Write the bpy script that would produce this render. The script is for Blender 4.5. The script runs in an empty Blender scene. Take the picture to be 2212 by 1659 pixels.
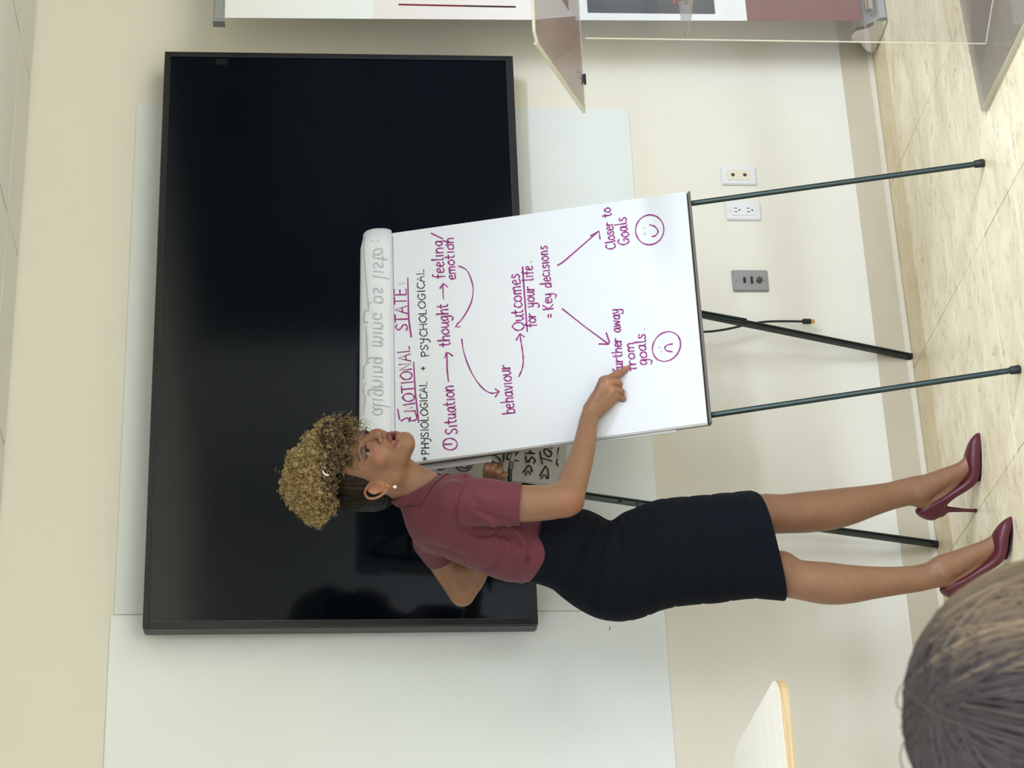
import bpy, bmesh, math, random
import numpy as np
from mathutils import Vector, Matrix
random.seed(7); rng = np.random.default_rng(11)
sc = bpy.context.scene; COL = sc.collection

# ------------------------------------------------------------------ camera
F_PX, YAW, PITCH, ROLL = 4761.67, 0.457804, 0.085066, 0.000399
CAM = np.array([-2.78907, -5.56740, 1.68948])
fw = np.array([math.sin(YAW)*math.cos(PITCH), math.cos(YAW)*math.cos(PITCH), -math.sin(PITCH)])
rt = np.array([math.cos(YAW), -math.sin(YAW), 0.0]); up = np.cross(rt, fw)
rt, up = math.cos(ROLL)*rt+math.sin(ROLL)*up, -math.sin(ROLL)*rt+math.cos(ROLL)*up
cam = bpy.data.cameras.new('camera'); camo = bpy.data.objects.new('camera', cam); COL.objects.link(camo)
# the phone was held on its side: the picture's x axis runs down in the room
R3 = Matrix(((-up[0], rt[0], -fw[0]), (-up[1], rt[1], -fw[1]), (-up[2], rt[2], -fw[2])))
camo.matrix_world = Matrix.Translation(Vector(CAM)) @ R3.to_4x4()
cam.sensor_width = 36.0; cam.lens = F_PX/2212*36.0; cam.clip_start = 0.05; cam.clip_end = 60
cam.dof.use_dof = True; cam.dof.focus_distance = 5.3; cam.dof.aperture_fstop = 18.0
sc.camera = camo

# ------------------------------------------------------------------ world, lights, exposure
w = bpy.data.worlds.new('world'); sc.world = w; w.use_nodes = True
w.node_tree.nodes['Background'].inputs[0].default_value = (1, 0.97, 0.92, 1)
w.node_tree.nodes['Background'].inputs[1].default_value = 0.02
sc.view_settings.view_transform = 'Standard'; sc.view_settings.look = 'None'
sc.view_settings.exposure = -0.12; sc.view_settings.gamma = 1.0; sc.view_settings.use_curve_mapping = False
CEIL = 2.5577
LIGHTS = [(1.6, -3.05, 104), (-0.75, -3.2, 12), (-3.4, -2.4, 46), (1.75, -5.2, 126), (-0.75, -5.6, 126), (-3.2, -5.2, 126), (0.3, -7.6, 160), (-2.2, -7.6, 160)]
for lx, ly, pw in LIGHTS:
    l = bpy.data.lights.new('troffer_light', 'AREA'); l.shape = 'RECTANGLE'; l.size = 1.1; l.size_y = 0.5
    l.energy = pw; l.color = (0.83, 0.95, 1.20); l.spread = math.radians(156)
    o = bpy.data.objects.new('troffer_light', l); COL.objects.link(o); o.location = (lx, ly, CEIL-0.03)

# ------------------------------------------------------------------ helpers
def ray(u, v): return fw + rt*(u-829.5)/F_PX - up*(v-1106)/F_PX
def floorpt(u, v, z=0.0):
    d = ray(u, v); return CAM + d*((z-CAM[2])/d[2])
def aty(u, v, y):
    d = ray(u, v); return CAM + d*((y-CAM[1])/d[1])
MATS = {}
def srgb(c):
    if isinstance(c, str): c = [int(c[i:i+2], 16) for i in (0, 2, 4)]
    return tuple(((x/255)/12.92 if x/255 <= 0.04045 else ((x/255+0.055)/1.055)**2.4) for x in c)+(1,)
def mat(name, col, rough=0.6, metal=0.0, spec=0.5, noise=None, bump=None, attr=None, trans=0, coat=0, col2=None, sheen=0, sss=0):
    """procedural principled material; noise=(scale, amount[, stretch xyz]) mottles the colour, bump=(scale, strength[, stretch])"""
    m = bpy.data.materials.new(name); m.use_nodes = True; nt = m.node_tree; b = nt.nodes['Principled BSDF']
    c = srgb(col); b.inputs['Base Color'].default_value = c
    b.inputs['Roughness'].default_value = rough; b.inputs['Metallic'].default_value = metal
    b.inputs['Specular IOR Level'].default_value = spec
    if coat: b.inputs['Coat Weight'].default_value = coat; b.inputs['Coat Roughness'].default_value = 0.1
    if sheen: b.inputs['Sheen Weight'].default_value = sheen; b.inputs['Sheen Roughness'].default_value = 0.4
    if sss: b.inputs['Subsurface Weight'].default_value = sss; b.inputs['Subsurface Radius'].default_value = (0.012, 0.005, 0.003); b.inputs['Subsurface Scale'].default_value = 1.0
    tc = nt.nodes.new('ShaderNodeTexCoord')
    def tex(scale, stretch, detail=4):
        mp = nt.nodes.new('ShaderNodeMapping'); mp.inputs['Scale'].default_value = stretch or (1, 1, 1)
        nt.links.new(tc.outputs['Object'], mp.inputs['Vector'])
        n = nt.nodes.new('ShaderNodeTexNoise'); n.inputs['Scale'].default_value = scale; n.inputs['Detail'].default_value = detail
        nt.links.new(mp.outputs[0], n.inputs['Vector']); return n
    src = None
    if attr:
        a = nt.nodes.new('ShaderNodeAttribute'); a.attribute_name = attr; src = a.outputs['Color']
    if noise:
        n = tex(noise[0], noise[2] if len(noise) > 2 else None)
        r = nt.nodes.new('ShaderNodeValToRGB'); r.color_ramp.elements[0].position = 0.35; r.color_ramp.elements[1].position = 0.68
        c2 = srgb(col2) if col2 else tuple(x*(1-noise[1]) for x in c[:3])+(1,)
        mx = nt.nodes.new('ShaderNodeMix'); mx.data_type = 'RGBA'
        nt.links.new(n.outputs['Fac'], r.inputs[0]); nt.links.new(r.outputs[0], mx.inputs[0])
        if src:
            mu = nt.nodes.new('ShaderNodeMix'); mu.data_type = 'RGBA'; mu.blend_type = 'MULTIPLY'; mu.inputs[0].default_value = 1
            nt.links.new(src, mu.inputs[6]); g = 1-noise[1]; mu.inputs[7].default_value = (g, g, g, 1)
            nt.links.new(mu.outputs[2], mx.inputs[6]); nt.links.new(src, mx.inputs[7])
        else: mx.inputs[6].default_value = c2; mx.inputs[7].default_value = c
        src = mx.outputs[2]
    if src: nt.links.new(src, b.inputs['Base Color'])
    if bump:
        n = tex(bump[0], bump[2] if len(bump) > 2 else None, 3)
        bp = nt.nodes.new('ShaderNodeBump'); bp.inputs['Strength'].default_value = bump[1]; bp.inputs['Distance'].default_value = 0.002
        nt.links.new(n.outputs['Fac'], bp.inputs['Height']); nt.links.new(bp.outputs[0], b.inputs['Normal'])
    MATS[name] = m; return m
def acrylic(name, tint, alpha, gloss=0.12, rough=0.02):
    """clear sheet: mostly straight-through, part milky, part mirror"""
    m = bpy.data.materials.new(name); m.use_nodes = True; nt = m.node_tree; nt.nodes.clear()
    out = nt.nodes.new('ShaderNodeOutputMaterial'); t = nt.nodes.new('ShaderNodeBsdfTransparent'); t.inputs[0].default_value = (.97, .97, .97, 1)
    d = nt.nodes.new('ShaderNodeBsdfDiffuse'); d.inputs[0].default_value = srgb(tint)
    g = nt.nodes.new('ShaderNodeBsdfGlossy'); g.inputs['Roughness'].default_value = rough
    m1 = nt.nodes.new('ShaderNodeMixShader'); m1.inputs[0].default_value = alpha; nt.links.new(t.outputs[0], m1.inputs[1]); nt.links.new(d.outputs[0], m1.inputs[2])
    m2 = nt.nodes.new('ShaderNodeMixShader'); m2.inputs[0].default_value = gloss; nt.links.new(m1.outputs[0], m2.inputs[1]); nt.links.new(g.outputs[0], m2.inputs[2])
    nt.links.new(m2.outputs[0], out.inputs[0]); return m
def tag(o, label=None, cat=None, group=None, kind=None):
    if label: o['label'] = label
    if cat: o['category'] = cat
    if group: o['group'] = group
    if kind: o['kind'] = kind
    return o
def empty(name, loc=(0, 0, 0)):
    o = bpy.data.objects.new(name, None); COL.objects.link(o); o.location = loc; o.empty_display_size = 0.05; return o
def link(name, me, m=None, parent=None, smooth=False):
    if m is not None:
        for x in (m if isinstance(m, (list, tuple)) else [m]): me.materials.append(x)
    if smooth: me.polygons.foreach_set('use_smooth', [True]*len(me.polygons))
    o = bpy.data.objects.new(name, me); COL.objects.link(o)
    if parent is not None:
        o.parent = parent; o.matrix_parent_inverse = Matrix.Translation(-Vector(parent.location)) if parent.parent is None else Matrix()
        if parent.parent is not None: o.matrix_parent_inverse = Matrix.Identity(4)
    return o
def raw(name, V, Fc, m=None, parent=None, smooth=False):
    me = bpy.data.meshes.new(name); me.from_pydata([tuple(map(float, x)) for x in V], [], [tuple(f) for f in Fc]); me.update()
    return link(name, me, m, parent, smooth)
class MB:
    def __init__(s): s.v = []; s.f = []
    def add(s, V, Fc):
        n = len(s.v); s.v += [tuple(map(float, x)) for x in V]; s.f += [tuple(i+n for i in f) for f in Fc]; return s
    def box(s, lo, hi):
        x0, y0, z0 = lo; x1, y1, z1 = hi
        return s.add([(x0,y0,z0),(x1,y0,z0),(x1,y1,z0),(x0,y1,z0),(x0,y0,z1),(x1,y0,z1),(x1,y1,z1),(x0,y1,z1)],
                     [(0,3,2,1),(4,5,6,7),(0,1,5,4),(1,2,6,5),(2,3,7,6),(3,0,4,7)])
    def hexa(s, P8):   # bottom 4 then top 4, same winding
        return s.add(P8, [(0,3,2,1),(4,5,6,7),(0,1,5,4),(1,2,6,5),(2,3,7,6),(3,0,4,7)])
    def tube(s, pts, r, n=10, caps=True):
        pts = [np.array(p, float) for p in pts]; rr = r if isinstance(r, (list, tuple, np.ndarray)) else [r]*len(pts)
        V = []; prev = None
        for i, p in enumerate(pts):
            t = pts[min(i+1, len(pts)-1)]-pts[max(i-1, 0)]; t = t/(np.linalg.norm(t)+1e-9)
            a = prev if prev is not None else (np.array([0, 0, 1.]) if abs(t[2]) < .9 else np.array([1., 0, 0]))
            b = np.cross(t, a); b /= np.linalg.norm(b)+1e-9; a = np.cross(b, t); prev = a
            for k in range(n):
                th = 2*math.pi*k/n; V.append(p+rr[i]*(math.cos(th)*a+math.sin(th)*b))
        Fc = [(i*n+k, i*n+(k+1) % n, (i+1)*n+(k+1) % n, (i+1)*n+k) for i in range(len(pts)-1) for k in range(n)]
        if caps: Fc += [tuple(range(n))[::-1], tuple((len(pts)-1)*n+k for k in range(n))]
        return s.add(V, Fc)
    def lathe(s, prof, c, n=24, axis='z'):
        V = []
        for (r, h) in prof:
            for k in range(n):
                a = 2*math.pi*k/n; x, y, z = r*math.cos(a), r*math.sin(a), h
                if axis == 'y': x, y, z = x, z, y
                V.append((c[0]+x, c[1]+y, c[2]+z))
        Fc = [(i*n+k, i*n+(k+1) % n, (i+1)*n+(k+1) % n, (i+1)*n+k) for i in range(len(prof)-1) for k in range(n)]
        return s.add(V, Fc+[tuple(range(n))[::-1], tuple((len(prof)-1)*n+k for k in range(n))])
    def slab(s, poly, dvec):
        """flat polygon of 3-D points pushed along dvec"""
        n = len(poly); d = np.array(dvec, float); A = [np.array(p, float) for p in poly]
        return s.add(A+[p+d for p in A], [tuple(range(n))[::-1], tuple(range(n, 2*n))]+[(i, (i+1) % n, n+(i+1) % n, n+i) for i in range(n)])
    def build(s, name, m=None, parent=None, smooth=False, bevel=0, seg=2):
        me = bpy.data.meshes.new(name); me.from_pydata(s.v, [], s.f); me.update()
        bm = bmesh.new(); bm.from_mesh(me); bmesh.ops.recalc_face_normals(bm, faces=bm.faces)
        if bevel:
            bmesh.ops.bevel(bm, geom=[e for e in bm.edges if len(e.link_faces) == 2 and e.calc_face_angle(0) > .5], offset=bevel, segments=seg, affect='EDGES', clamp_overlap=True)
        bm.to_mesh(me); bm.free()
        o = link(name, me, m, parent)
        if smooth or bevel: me.polygons.foreach_set('use_smooth', [True]*len(me.polygons)); me.set_sharp_from_angle(angle=math.radians(38))
        return o
def box(name, lo, hi, m, parent=None, bevel=0): return MB().box(lo, hi).build(name, m, parent, bevel=bevel)
def catmull(P, n=6, closed=False):
    P = [np.array(p, float) for p in P]
    if len(P) < 3 and not closed: return P
    out = []; N = len(P); rngi = range(N if closed else N-1)
    for i in rngi:
        p0 = P[(i-1) % N] if (closed or i > 0) else 2*P[0]-P[1]; p1 = P[i]; p2 = P[(i+1) % N]
        p3 = P[(i+2) % N] if (closed or i+2 < N) else 2*P[-1]-P[-2]
        for k in range(n):
            t = k/n; out.append(.5*((2*p1)+(-p0+p2)*t+(2*p0-5*p1+4*p2-p3)*t*t+(-p0+3*p1-3*p2+p3)*t**3))
    out.append(P[0] if closed else P[-1]); return out

# ------------------------------------------------------------------ materials
M_wall = mat('wall_paint', (232, 228, 213), .75, noise=(1.3, .035), bump=(160, .12))
M_patch = mat('patch_paint_white', (236, 241, 240), .22, spec=.45, noise=(.9, .03, (1, 1, 1)), bump=(9, .22))
M_patch2 = mat('patch_paint_grey', (228, 233, 231), .24, spec=.45, noise=(1.5, .03), bump=(7, .25))
M_ceil = mat('ceiling_tile', (212, 210, 202), .9, noise=(2.0, .03), bump=(220, .2))
M_groove = mat('ceiling_groove', (120, 112, 98), .8)
M_base = mat('baseboard_vinyl', (202, 192, 168), .5, noise=(2.2, .06), col2=(194, 183, 158))
M_cove = mat('cove_edge', (212, 203, 180), .45)
M_tv_b = mat('tv_bezel', (26, 27, 30), .35, spec=.5)
M_tv_s = mat('tv_screen', (3, 9, 16), .09, spec=.5, bump=(0.6, .02))
M_tv_l = mat('tv_lip', (72, 74, 76), .3, metal=.5)
M_chrome = mat('chrome', (205, 205, 208), .12, metal=1)
M_alu = mat('brushed_aluminium', (176, 178, 180), .35, metal=.5)
M_ban_w = mat('banner_white', (236, 240, 241), .5, noise=(2, .02))
M_ban_p = mat('banner_pale_pink', (232, 228, 228), .5, noise=(2, .02))
M_maroon = mat('banner_maroon', (112, 58, 64), .5, noise=(3, .05))
M_ban_line = mat('banner_stripe', (120, 20, 34), .5)
M_ban_line2 = mat('banner_stripe_dark', (52, 22, 34), .5)
M_photo = mat('banner_photo_blue', (74, 92, 112), .5, noise=(7, .6, (1, 1, .6)), col2=(28, 34, 50))
M_green = mat('easel_green_steel', (52, 66, 62), .28, metal=.55, spec=.6)
M_greend = mat('easel_dark_steel', (40, 44, 40), .45, metal=.3)
M_rubber = mat('black_rubber', (18, 18, 20), .55)
M_blackp = mat('black_plastic', (14, 14, 16), .35)
M_paper = mat('paper', (208, 212, 217), .7, noise=(5, .012), bump=(6, .25))
M_paperg = mat('paper_edge', (200, 198, 192), .8)
M_paper2 = mat('paper_back_pad', (214, 212, 206), .7, noise=(4, .03), bump=(5, .2))
M_greyb = mat('board_back', (92, 86, 82), .6)
M_mag = mat('marker_magenta', (146, 22, 122), .6, noise=(90, .25))
M_ink = mat('marker_black', (26, 30, 34), .6, noise=(80, .2))
M_ghost = mat('ink_showing_through', (172, 175, 179), .8)
M_ghost2 = mat('ink_dot_showing_through', (168, 170, 176), .8)
M_rule = mat('pad_rule_line', (150, 140, 172), .7)
M_plate = mat('white_plastic', (226, 226, 226), .35)
M_ivory = mat('ivory_plastic', (224, 219, 194), .4)
M_hole = mat('socket_hole', (78, 66, 48), .6)
M_steel = mat('steel_plate', (150, 152, 154), .35, metal=.6)
M_dark = mat('dark_hole', (22, 20, 20), .5)
M_gold = mat('gold', (222, 176, 96), .25, metal=1)
M_ply_t = mat('table_laminate', (252, 247, 234), .5, noise=(3, .04, (1, 8, 1)))
M_ply_e = mat('plywood_edge', (204, 180, 138), .55, noise=(14, .3, (.3, .3, 20)), col2=(178, 150, 108))
M_red = mat('red_cover', (178, 34, 34), .4)
M_dk = mat('dark_cover', (70, 64, 68), .5)
M_acr = acrylic('acrylic_clear', (176, 168, 158), .07, .05)
M_acr_b = acrylic('acrylic_base', (150, 140, 126), .42, .10)  # grey-brown tint paints in the reflection on the clear base plate
M_acr_t = acrylic('acrylic_tray', (160, 146, 140), .36, .14)  # brownish tint stands in for the floor reflected in the tray's underside
M_acr_e = acrylic('acrylic_edge', (226, 222, 196), .55, .04)
M_card = mat('frosted_card', (226, 222, 212), .6)
_t = M_card.node_tree; _tr = _t.nodes.new('ShaderNodeBsdfTranslucent'); _tr.inputs[0].default_value = srgb((236, 232, 222)); _mx = _t.nodes.new('ShaderNodeMixShader'); _mx.inputs[0].default_value = .65
_t.links.new(_t.nodes['Principled BSDF'].outputs[0], _mx.inputs[1]); _t.links.new(_tr.outputs[0], _mx.inputs[2]); _t.links.new(_mx.outputs[0], _t.nodes['Material Output'].inputs[0])

# ------------------------------------------------------------------ the room
XL, XR, YB = -5.2, 3.4, -8.8
wall = box('wall_back', (XL-.1, 0, -.05), (XR+.1, .12, CEIL+.1), M_wall); tag(wall, kind='structure')
tag(MB().box((.873-1.60, -.0032, .7727), (.879, .0, 2.243)).build('paint_patch', M_patch2, wall), 'greyish glossy paint panel behind the screen')
MB().box((-3.3, -.0036, .7727), (-.731, .0, 2.252)).build('paint_patch', M_patch, wall)
_p = aty(1659-1362, 1318, -.0042); MB().slab([_p, _p+(.012, 0, -.002), _p+(.011, 0, .001), _p+(.001, 0, .003)], (0, .0004, 0)).build('scuff_mark', mat('scuff', (150, 136, 120), .8), wall)
M_wr = mat('side_wall_dark', (60, 64, 68), .8, noise=(1, .1))
M_wb = mat('rear_wall', (158, 161, 166), .8, noise=(1, .05))
tag(box('wall_left', (XL-.1, YB-.1, -.05), (XL, 0, CEIL+.1), M_wb), kind='structure')
wr = tag(box('wall_right', (XR, YB-.1, -.05), (XR+.1, 0, CEIL+.1), M_wb), kind='structure')
tag(box('wall_rear', (XL, YB-.1, -.05), (XR, YB, CEIL+.1), M_wb), kind='structure')
# dark night windows in the right-hand wall, seen only as a faint reflection in the screen
M_glassn = mat('night_glass', (26, 30, 36), .1, spec=.4); M_frame = mat('window_bars', (8, 9, 11), .5)
wn = tag(box('window_1', (XR-.03, -6.6, .35), (XR-.0001, -2.2, 2.45), M_frame), kind='structure')
for i in range(7):
    for j in range(4):
        box('pane', (XR-.036, -6.52+i*.62, .43+j*.5), (XR-.03, -6.52+i*.62+.54, .43+j*.5+.42), M_glassn, wn)
# ceiling: grooved tiles on a slab
ce = tag(box('ceiling', (XL, YB, CEIL+.012), (XR, 0, CEIL+.06), M_groove), kind='structure')
tx0, tst, g = .9456, .5915, .0035
ys = [-.002, -.243]; 
while ys[-1] > YB: ys.append(ys[-1]-.6)
cme = {}
k = 0
for j in range(len(ys)-1):
    for i in range(-11, 5):
        xa, xb = tx0+(i-1)*tst+g, tx0+i*tst-g; ya, yb = ys[j+1]+g, ys[j]-g
        if j == 0: yb = -.004
        xa, xb = max(xa, XL+.002), min(xb, XR-.002); ya = max(ya, YB+.002)
        if xb-xa < .05 or yb-ya < .05: continue
        key = (round(xb-xa, 3), round(yb-ya, 3))
        if key not in cme:
            cme[key] = MB().box((-(xb-xa)/2, -(yb-ya)/2, 0), ((xb-xa)/2, (yb-ya)/2, .012)).build('ceiling_tile', M_ceil, bevel=.002, seg=1)
            o = cme[key]
        else:
            o = bpy.data.objects.new('ceiling_tile', cme[key].data); COL.objects.link(o)
        o.location = ((xa+xb)/2, (ya+yb)/2, CEIL); o.parent = ce
for lx, ly, pw in LIGHTS:
    e = empty('ceiling_light', (lx, ly, CEIL)); tag(e, 'recessed white ceiling light panel, out of frame', 'ceiling light', 'ceiling light panels')
    f = MB(); f.box((lx-.6, ly-.3, CEIL-.012), (lx+.6, ly-.27, CEIL-.0005)).box((lx-.6, ly+.27, CEIL-.012), (lx+.6, ly+.3, CEIL-.0005))
    f.box((lx-.6, ly-.27, CEIL-.012), (lx-.57, ly+.27, CEIL-.0005)).box((lx+.57, ly-.27, CEIL-.012), (lx+.6, ly+.27, CEIL-.0005))
    f.build('frame', M_plate, e)
    box('diffuser', (lx-.57, ly-.27, CEIL-.008), (lx+.57, ly+.27, CEIL-.001), M_plate, e)
# floor: stone-look tiles, each a piece
def stone(name, ca, cb, cc, rough=.32):
    m = bpy.data.materials.new(name); m.use_nodes = True; nt = m.node_tree; b = nt.nodes['Principled BSDF']; b.inputs['Roughness'].default_value = rough
    b.inputs['Specular IOR Level'].default_value = .35
    ge = nt.nodes.new('ShaderNodeNewGeometry'); mp = nt.nodes.new('ShaderNodeMapping'); mp.inputs['Scale'].default_value = (1.0, 2.6, 1); nt.links.new(ge.outputs['Position'], mp.inputs[0])
    n1 = nt.nodes.new('ShaderNodeTexNoise'); n1.inputs['Scale'].default_value = 5; n1.inputs['Detail'].default_value = 7; n1.inputs['Roughness'].default_value = .6; n1.inputs['Distortion'].default_value = .5
    n2 = nt.nodes.new('ShaderNodeTexNoise'); n2.inputs['Scale'].default_value = 17; n2.inputs['Detail'].default_value = 6; n2.inputs['Roughness'].default_value = .7; n2.inputs['Distortion'].default_value = .8
    for n in (n1, n2): nt.links.new(mp.outputs[0], n.inputs['Vector'])
    r1 = nt.nodes.new('ShaderNodeValToRGB'); r1.color_ramp.elements[0].position = .3; r1.color_ramp.elements[0].color = srgb(ca); r1.color_ramp.elements[1].position = .7; r1.color_ramp.elements[1].color = srgb(cb)
    r2 = nt.nodes.new('ShaderNodeValToRGB'); r2.color_ramp.elements[0].position = .54; r2.color_ramp.elements[0].color = (0, 0, 0, 1); r2.color_ramp.elements[1].position = .70; r2.color_ramp.elements[1].color = (.75, .75, .75, 1)
    nt.links.new(n1.outputs[0], r1.inputs[0]); nt.links.new(n2.outputs[0], r2.inputs[0])
    mx = nt.nodes.new('ShaderNodeMix'); mx.data_type = 'RGBA'; nt.links.new(r2.outputs[0], mx.inputs[0]); nt.links.new(r1.outputs[0], mx.inputs[6]); mx.inputs[7].default_value = srgb(cc)
    oi = nt.nodes.new('ShaderNodeObjectInfo'); hv = nt.nodes.new('ShaderNodeHueSaturation'); mr = nt.nodes.new('ShaderNodeMapRange'); mr.inputs[3].default_value = .95; mr.inputs[4].default_value = 1.04
    nt.links.new(oi.outputs['Random'], mr.inputs[0]); nt.links.new(mr.outputs[0], hv.inputs['Value']); nt.links.new(mx.outputs[2], hv.inputs['Color']); nt.links.new(hv.outputs[0], b.inputs['Base Color'])
    return m
M_st = stone('floor_stone', (218, 202, 164), (246, 235, 204), (168, 150, 116))
M_st2 = stone('floor_stone_border', (206, 187, 146), (222, 205, 168), (184, 164, 124))
M_grout = mat('grout', (132, 116, 88), .8)
fl = tag(box('floor', (XL, YB, -.06), (XR, 0, -.0035), M_grout), kind='structure')
fy = [-.012, -.153, -.7633]
while fy[-1] > YB: fy.append(fy[-1]-.6096)
fme = {}
for j in range(len(fy)-1):
    for i in range(-9, 6):
        g = .0011; xa, xb = (i-1)*.6096+g, i*.6096-g; ya, yb = fy[j+1]+g, fy[j]-g
        xa, xb = max(xa, XL), min(xb, XR); ya = max(ya, YB)
        if xb-xa < .03 or yb-ya < .03: continue
        key = (round(xb-xa, 3), round(yb-ya, 3), j == 0)
        if key not in fme:
            o = MB().box((-(xb-xa)/2, -(yb-ya)/2, -.0035), ((xb-xa)/2, (yb-ya)/2, 0)).build('floor_tile', M_st2 if j == 0 else M_st, bevel=.0006, seg=1); fme[key] = o
        else: o = bpy.data.objects.new('floor_tile', fme[key].data); COL.objects.link(o)
        o.location = ((xa+xb)/2, (ya+yb)/2, 0); o.parent = fl
# vinyl cove baseboard
prof = [(0, .1003), (-.0035, .1003), (-.0045, .016), (-.006, .009), (-.009, .004), (-.013, .0012), (-.013, .0002), (0, .0002)]
V = [(x, y, z) for x in (XL, XR) for (y, z) in prof]; n = len(prof)
bb = raw('baseboard_back', V, [(i, (i+1) % n, n+(i+1) % n, n+i) for i in range(n)]+[tuple(range(n))[::-1], tuple(range(n, 2*n))], M_base); tag(bb, kind='structure')
MB().add([(XL, -.0048, .016), (XR, -.0048, .016), (XR, -.0066, .009), (XL, -.0066, .009), (XR, -.0096, .0044), (XL, -.0096, .0044), (XR, -.0136, .0016), (XL, -.0136, .0016)], [(0, 1, 2, 3), (3, 2, 4, 5), (5, 4, 6, 7)]).build('cove_edge', M_cove, bb)

# ------------------------------------------------------------------ television
tv = empty('television', (.1, -.1, 1.64)); tag(tv, 'large black wall-mounted television, switched off, behind the flip chart', 'television')
x0, x1, z0, z1 = -.803, .998, 1.127, 2.1585
MB().box((x0, -.098, z0), (x1, -.045, z1)).build('casing', M_tv_b, tv, bevel=.004)
box('screen', (x0+.018, -.1015, z0+.022), (x1-.018, -.0975, z1-.017), M_tv_s, tv)
b = MB(); t = .0185
b.box((x0, -.104, z0), (x1, -.098, z0+.021)).box((x0, -.104, z1-.0165), (x1, -.098, z1)).box((x0, -.104, z0+.021), (x0+.0175, -.098, z1-.0165)).box((x1-.0175, -.104, z0+.021), (x1, -.098, z1-.0165))
b.build('bezel', M_tv_b, tv, bevel=.0012, seg=1)
b = MB(); b.box((x0+.0175, -.1052, z0+.0195), (x1-.0175, -.104, z0+.0215)).box((x0+.0175, -.1052, z1-.018), (x1-.0175, -.104, z1-.0165)).box((x0+.016, -.1052, z0+.02), (x0+.018, -.104, z1-.017)).box((x1-.018, -.1052, z0+.02), (x1-.016, -.104, z1-.017))
b.build('inner_lip', M_tv_l, tv)
box('wall_bracket', (-.25, -.046, 1.4), (.45, -.001, 1.9), M_blackp, tv)

# ------------------------------------------------------------------ roll-up banner
bn = empty('rollup_banner', (1.5, -.19, 0)); tag(bn, 'white and maroon roll-up banner on a chrome base at the wall', 'banner')
def bx(z): return 1.052+.024*(2.0-z)/1.9+.006*math.sin((2-z)/1.9*math.pi)      # left edge of the slightly bowed sheet
def sheet(name, za, zb, m, off=0, xa=None, xb=1.93, parent=None, n=12):
    V = []
    for i in range(n+1):
        z = za+(zb-za)*i/n; y = -.2+.012*math.sin(z*1.6)-off
        a = bx(z) if xa is None else xa
        V += [(a, y, z), (xb, y, z), (xb, y+.0012, z), (a, y+.0012, z)]
    Fc = [(i*4+k, i*4+(k+1) % 4, (i+1)*4+(k+1) % 4, (i+1)*4+k) for i in range(n) for k in range(4)]+[(0, 1, 2, 3), tuple(4*n+k for k in (3, 2, 1, 0))]
    o = raw(name, V, Fc, m, parent or bn); return o
sh = sheet('sheet', .425, 1.985, M_ban_w)
sheet('pale_panel', 1.07, 1.545, M_ban_p, .0003)
sheet('maroon_panel', .075, .425, M_maroon)
sheet('stripe', 1.275, 1.47, M_ban_line, .0008, 1.112, 1.118, n=4); sheet('stripe', 1.12, 1.275, M_ban_line2, .0008, 1.112, 1.118, n=4)
sheet('photo_print', .52, .905, M_photo, .0008, 1.098, 1.5, n=4)
MB().box((1.036, -.212, 1.98), (1.95, -.184, 2.013)).build('top_bar', M_alu, bn, bevel=.004)
box('end_cap', (1.031, -.213, 1.979), (1.037, -.183, 2.014), M_alu, bn)
def capsec(x): # base cross section
    pr = [(-.19, 0), (-.185, .018), (-.15, .05), (-.14, .078), (-.115, .088), (-.09, .078), (-.078, .05), (-.045, .03), (-.036, .012), (-.038, 0)]
    return [(x, y-.02, z+.004) for y, z in pr]
A = capsec(1.075); B = capsec(1.93); n = len(A)
raw('base_housing', A+B, [(i, (i+1) % n, n+(i+1) % n, n+i) for i in range(n)]+[tuple(range(n))[::-1], tuple(range(n, 2*n))], M_alu, bn)
A = [(x, -.129+(y+.129)*1.08, z*1.05) for x, y, z in capsec(1.066)]; B = [(1.078, y, z) for x, y, z in A]
raw('end_plate', A+B, [(i, (i+1) % n, n+(i+1) % n, n+i) for i in range(n)]+[tuple(range(n))[::-1], tuple(range(n, 2*n))], M_chrome, bn)
MB().tube([(1.5, -.175, .05), (1.5, -.175, 1.99)], .008).build('support_pole', M_alu, bn, smooth=True)
MB().tube([(1.10, -.215, .055), (1.9, -.215, .055)], .014).build('chrome_roller', M_chrome, bn, smooth=True)

# ------------------------------------------------------------------ acrylic lectern
le = empty('acrylic_lectern', (.6, -1.1, 0)); tag(le, 'clear acrylic lectern standing right of the flip chart', 'lectern')
MB().slab([(.275, -.928, .001), (1.0, -.862, .001), (1.0, -1.36, .001), (.28, -1.36, .001)], (0, 0, .014)).build('base_plate', M_acr_b, le)
box('base_edge', (.2745, -1.36, .001), (.2765, -.929, .0152), M_acr_e, le)
MB().slab([(.405, -1.04, .015), (.50, -1.19, .015), (.50, -1.19, 1.12), (.405, -1.04, 1.05)], (.006, .004, 0)).build('side_panel', M_acr, le)
MB().tube([(.405, -1.04, .015), (.405, -1.04, 1.04)], .0021, 6).build('panel_edge', M_acr_e, le)
MB().slab([(.50, -1.19, .015), (.97, -1.19, .015), (.97, -1.19, 1.12), (.50, -1.19, 1.12)], (0, .006, 0)).build('front_panel', M_acr, le)
MB().tube([(.406, -1.045, .0165), (.50, -1.19, .0165)], .002, 6).build('joint_edge', M_acr_e, le)
dT = np.array([0, -.3, .149]); a0 = np.array([.278, -.9, 1.031]); n3 = np.array([0, .445, .895])
P4 = [a0, a0+(.74, 0, 0), a0+(.74, 0, 0)+dT*1.03, a0+(.02, 0, 0)+dT*1.05, a0+dT]
MB().slab(P4, n3*.0035).build('reading_tray', M_acr_t, le)
MB().tube([a0+n3*.003, a0+dT+n3*.003], .0058, 6).build('tray_edge', M_acr_e, le)
MB().tube([a0+n3*.0, a0+(.74, 0, 0)], .0016, 6).build('tray_edge', M_acr_e, le)
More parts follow.
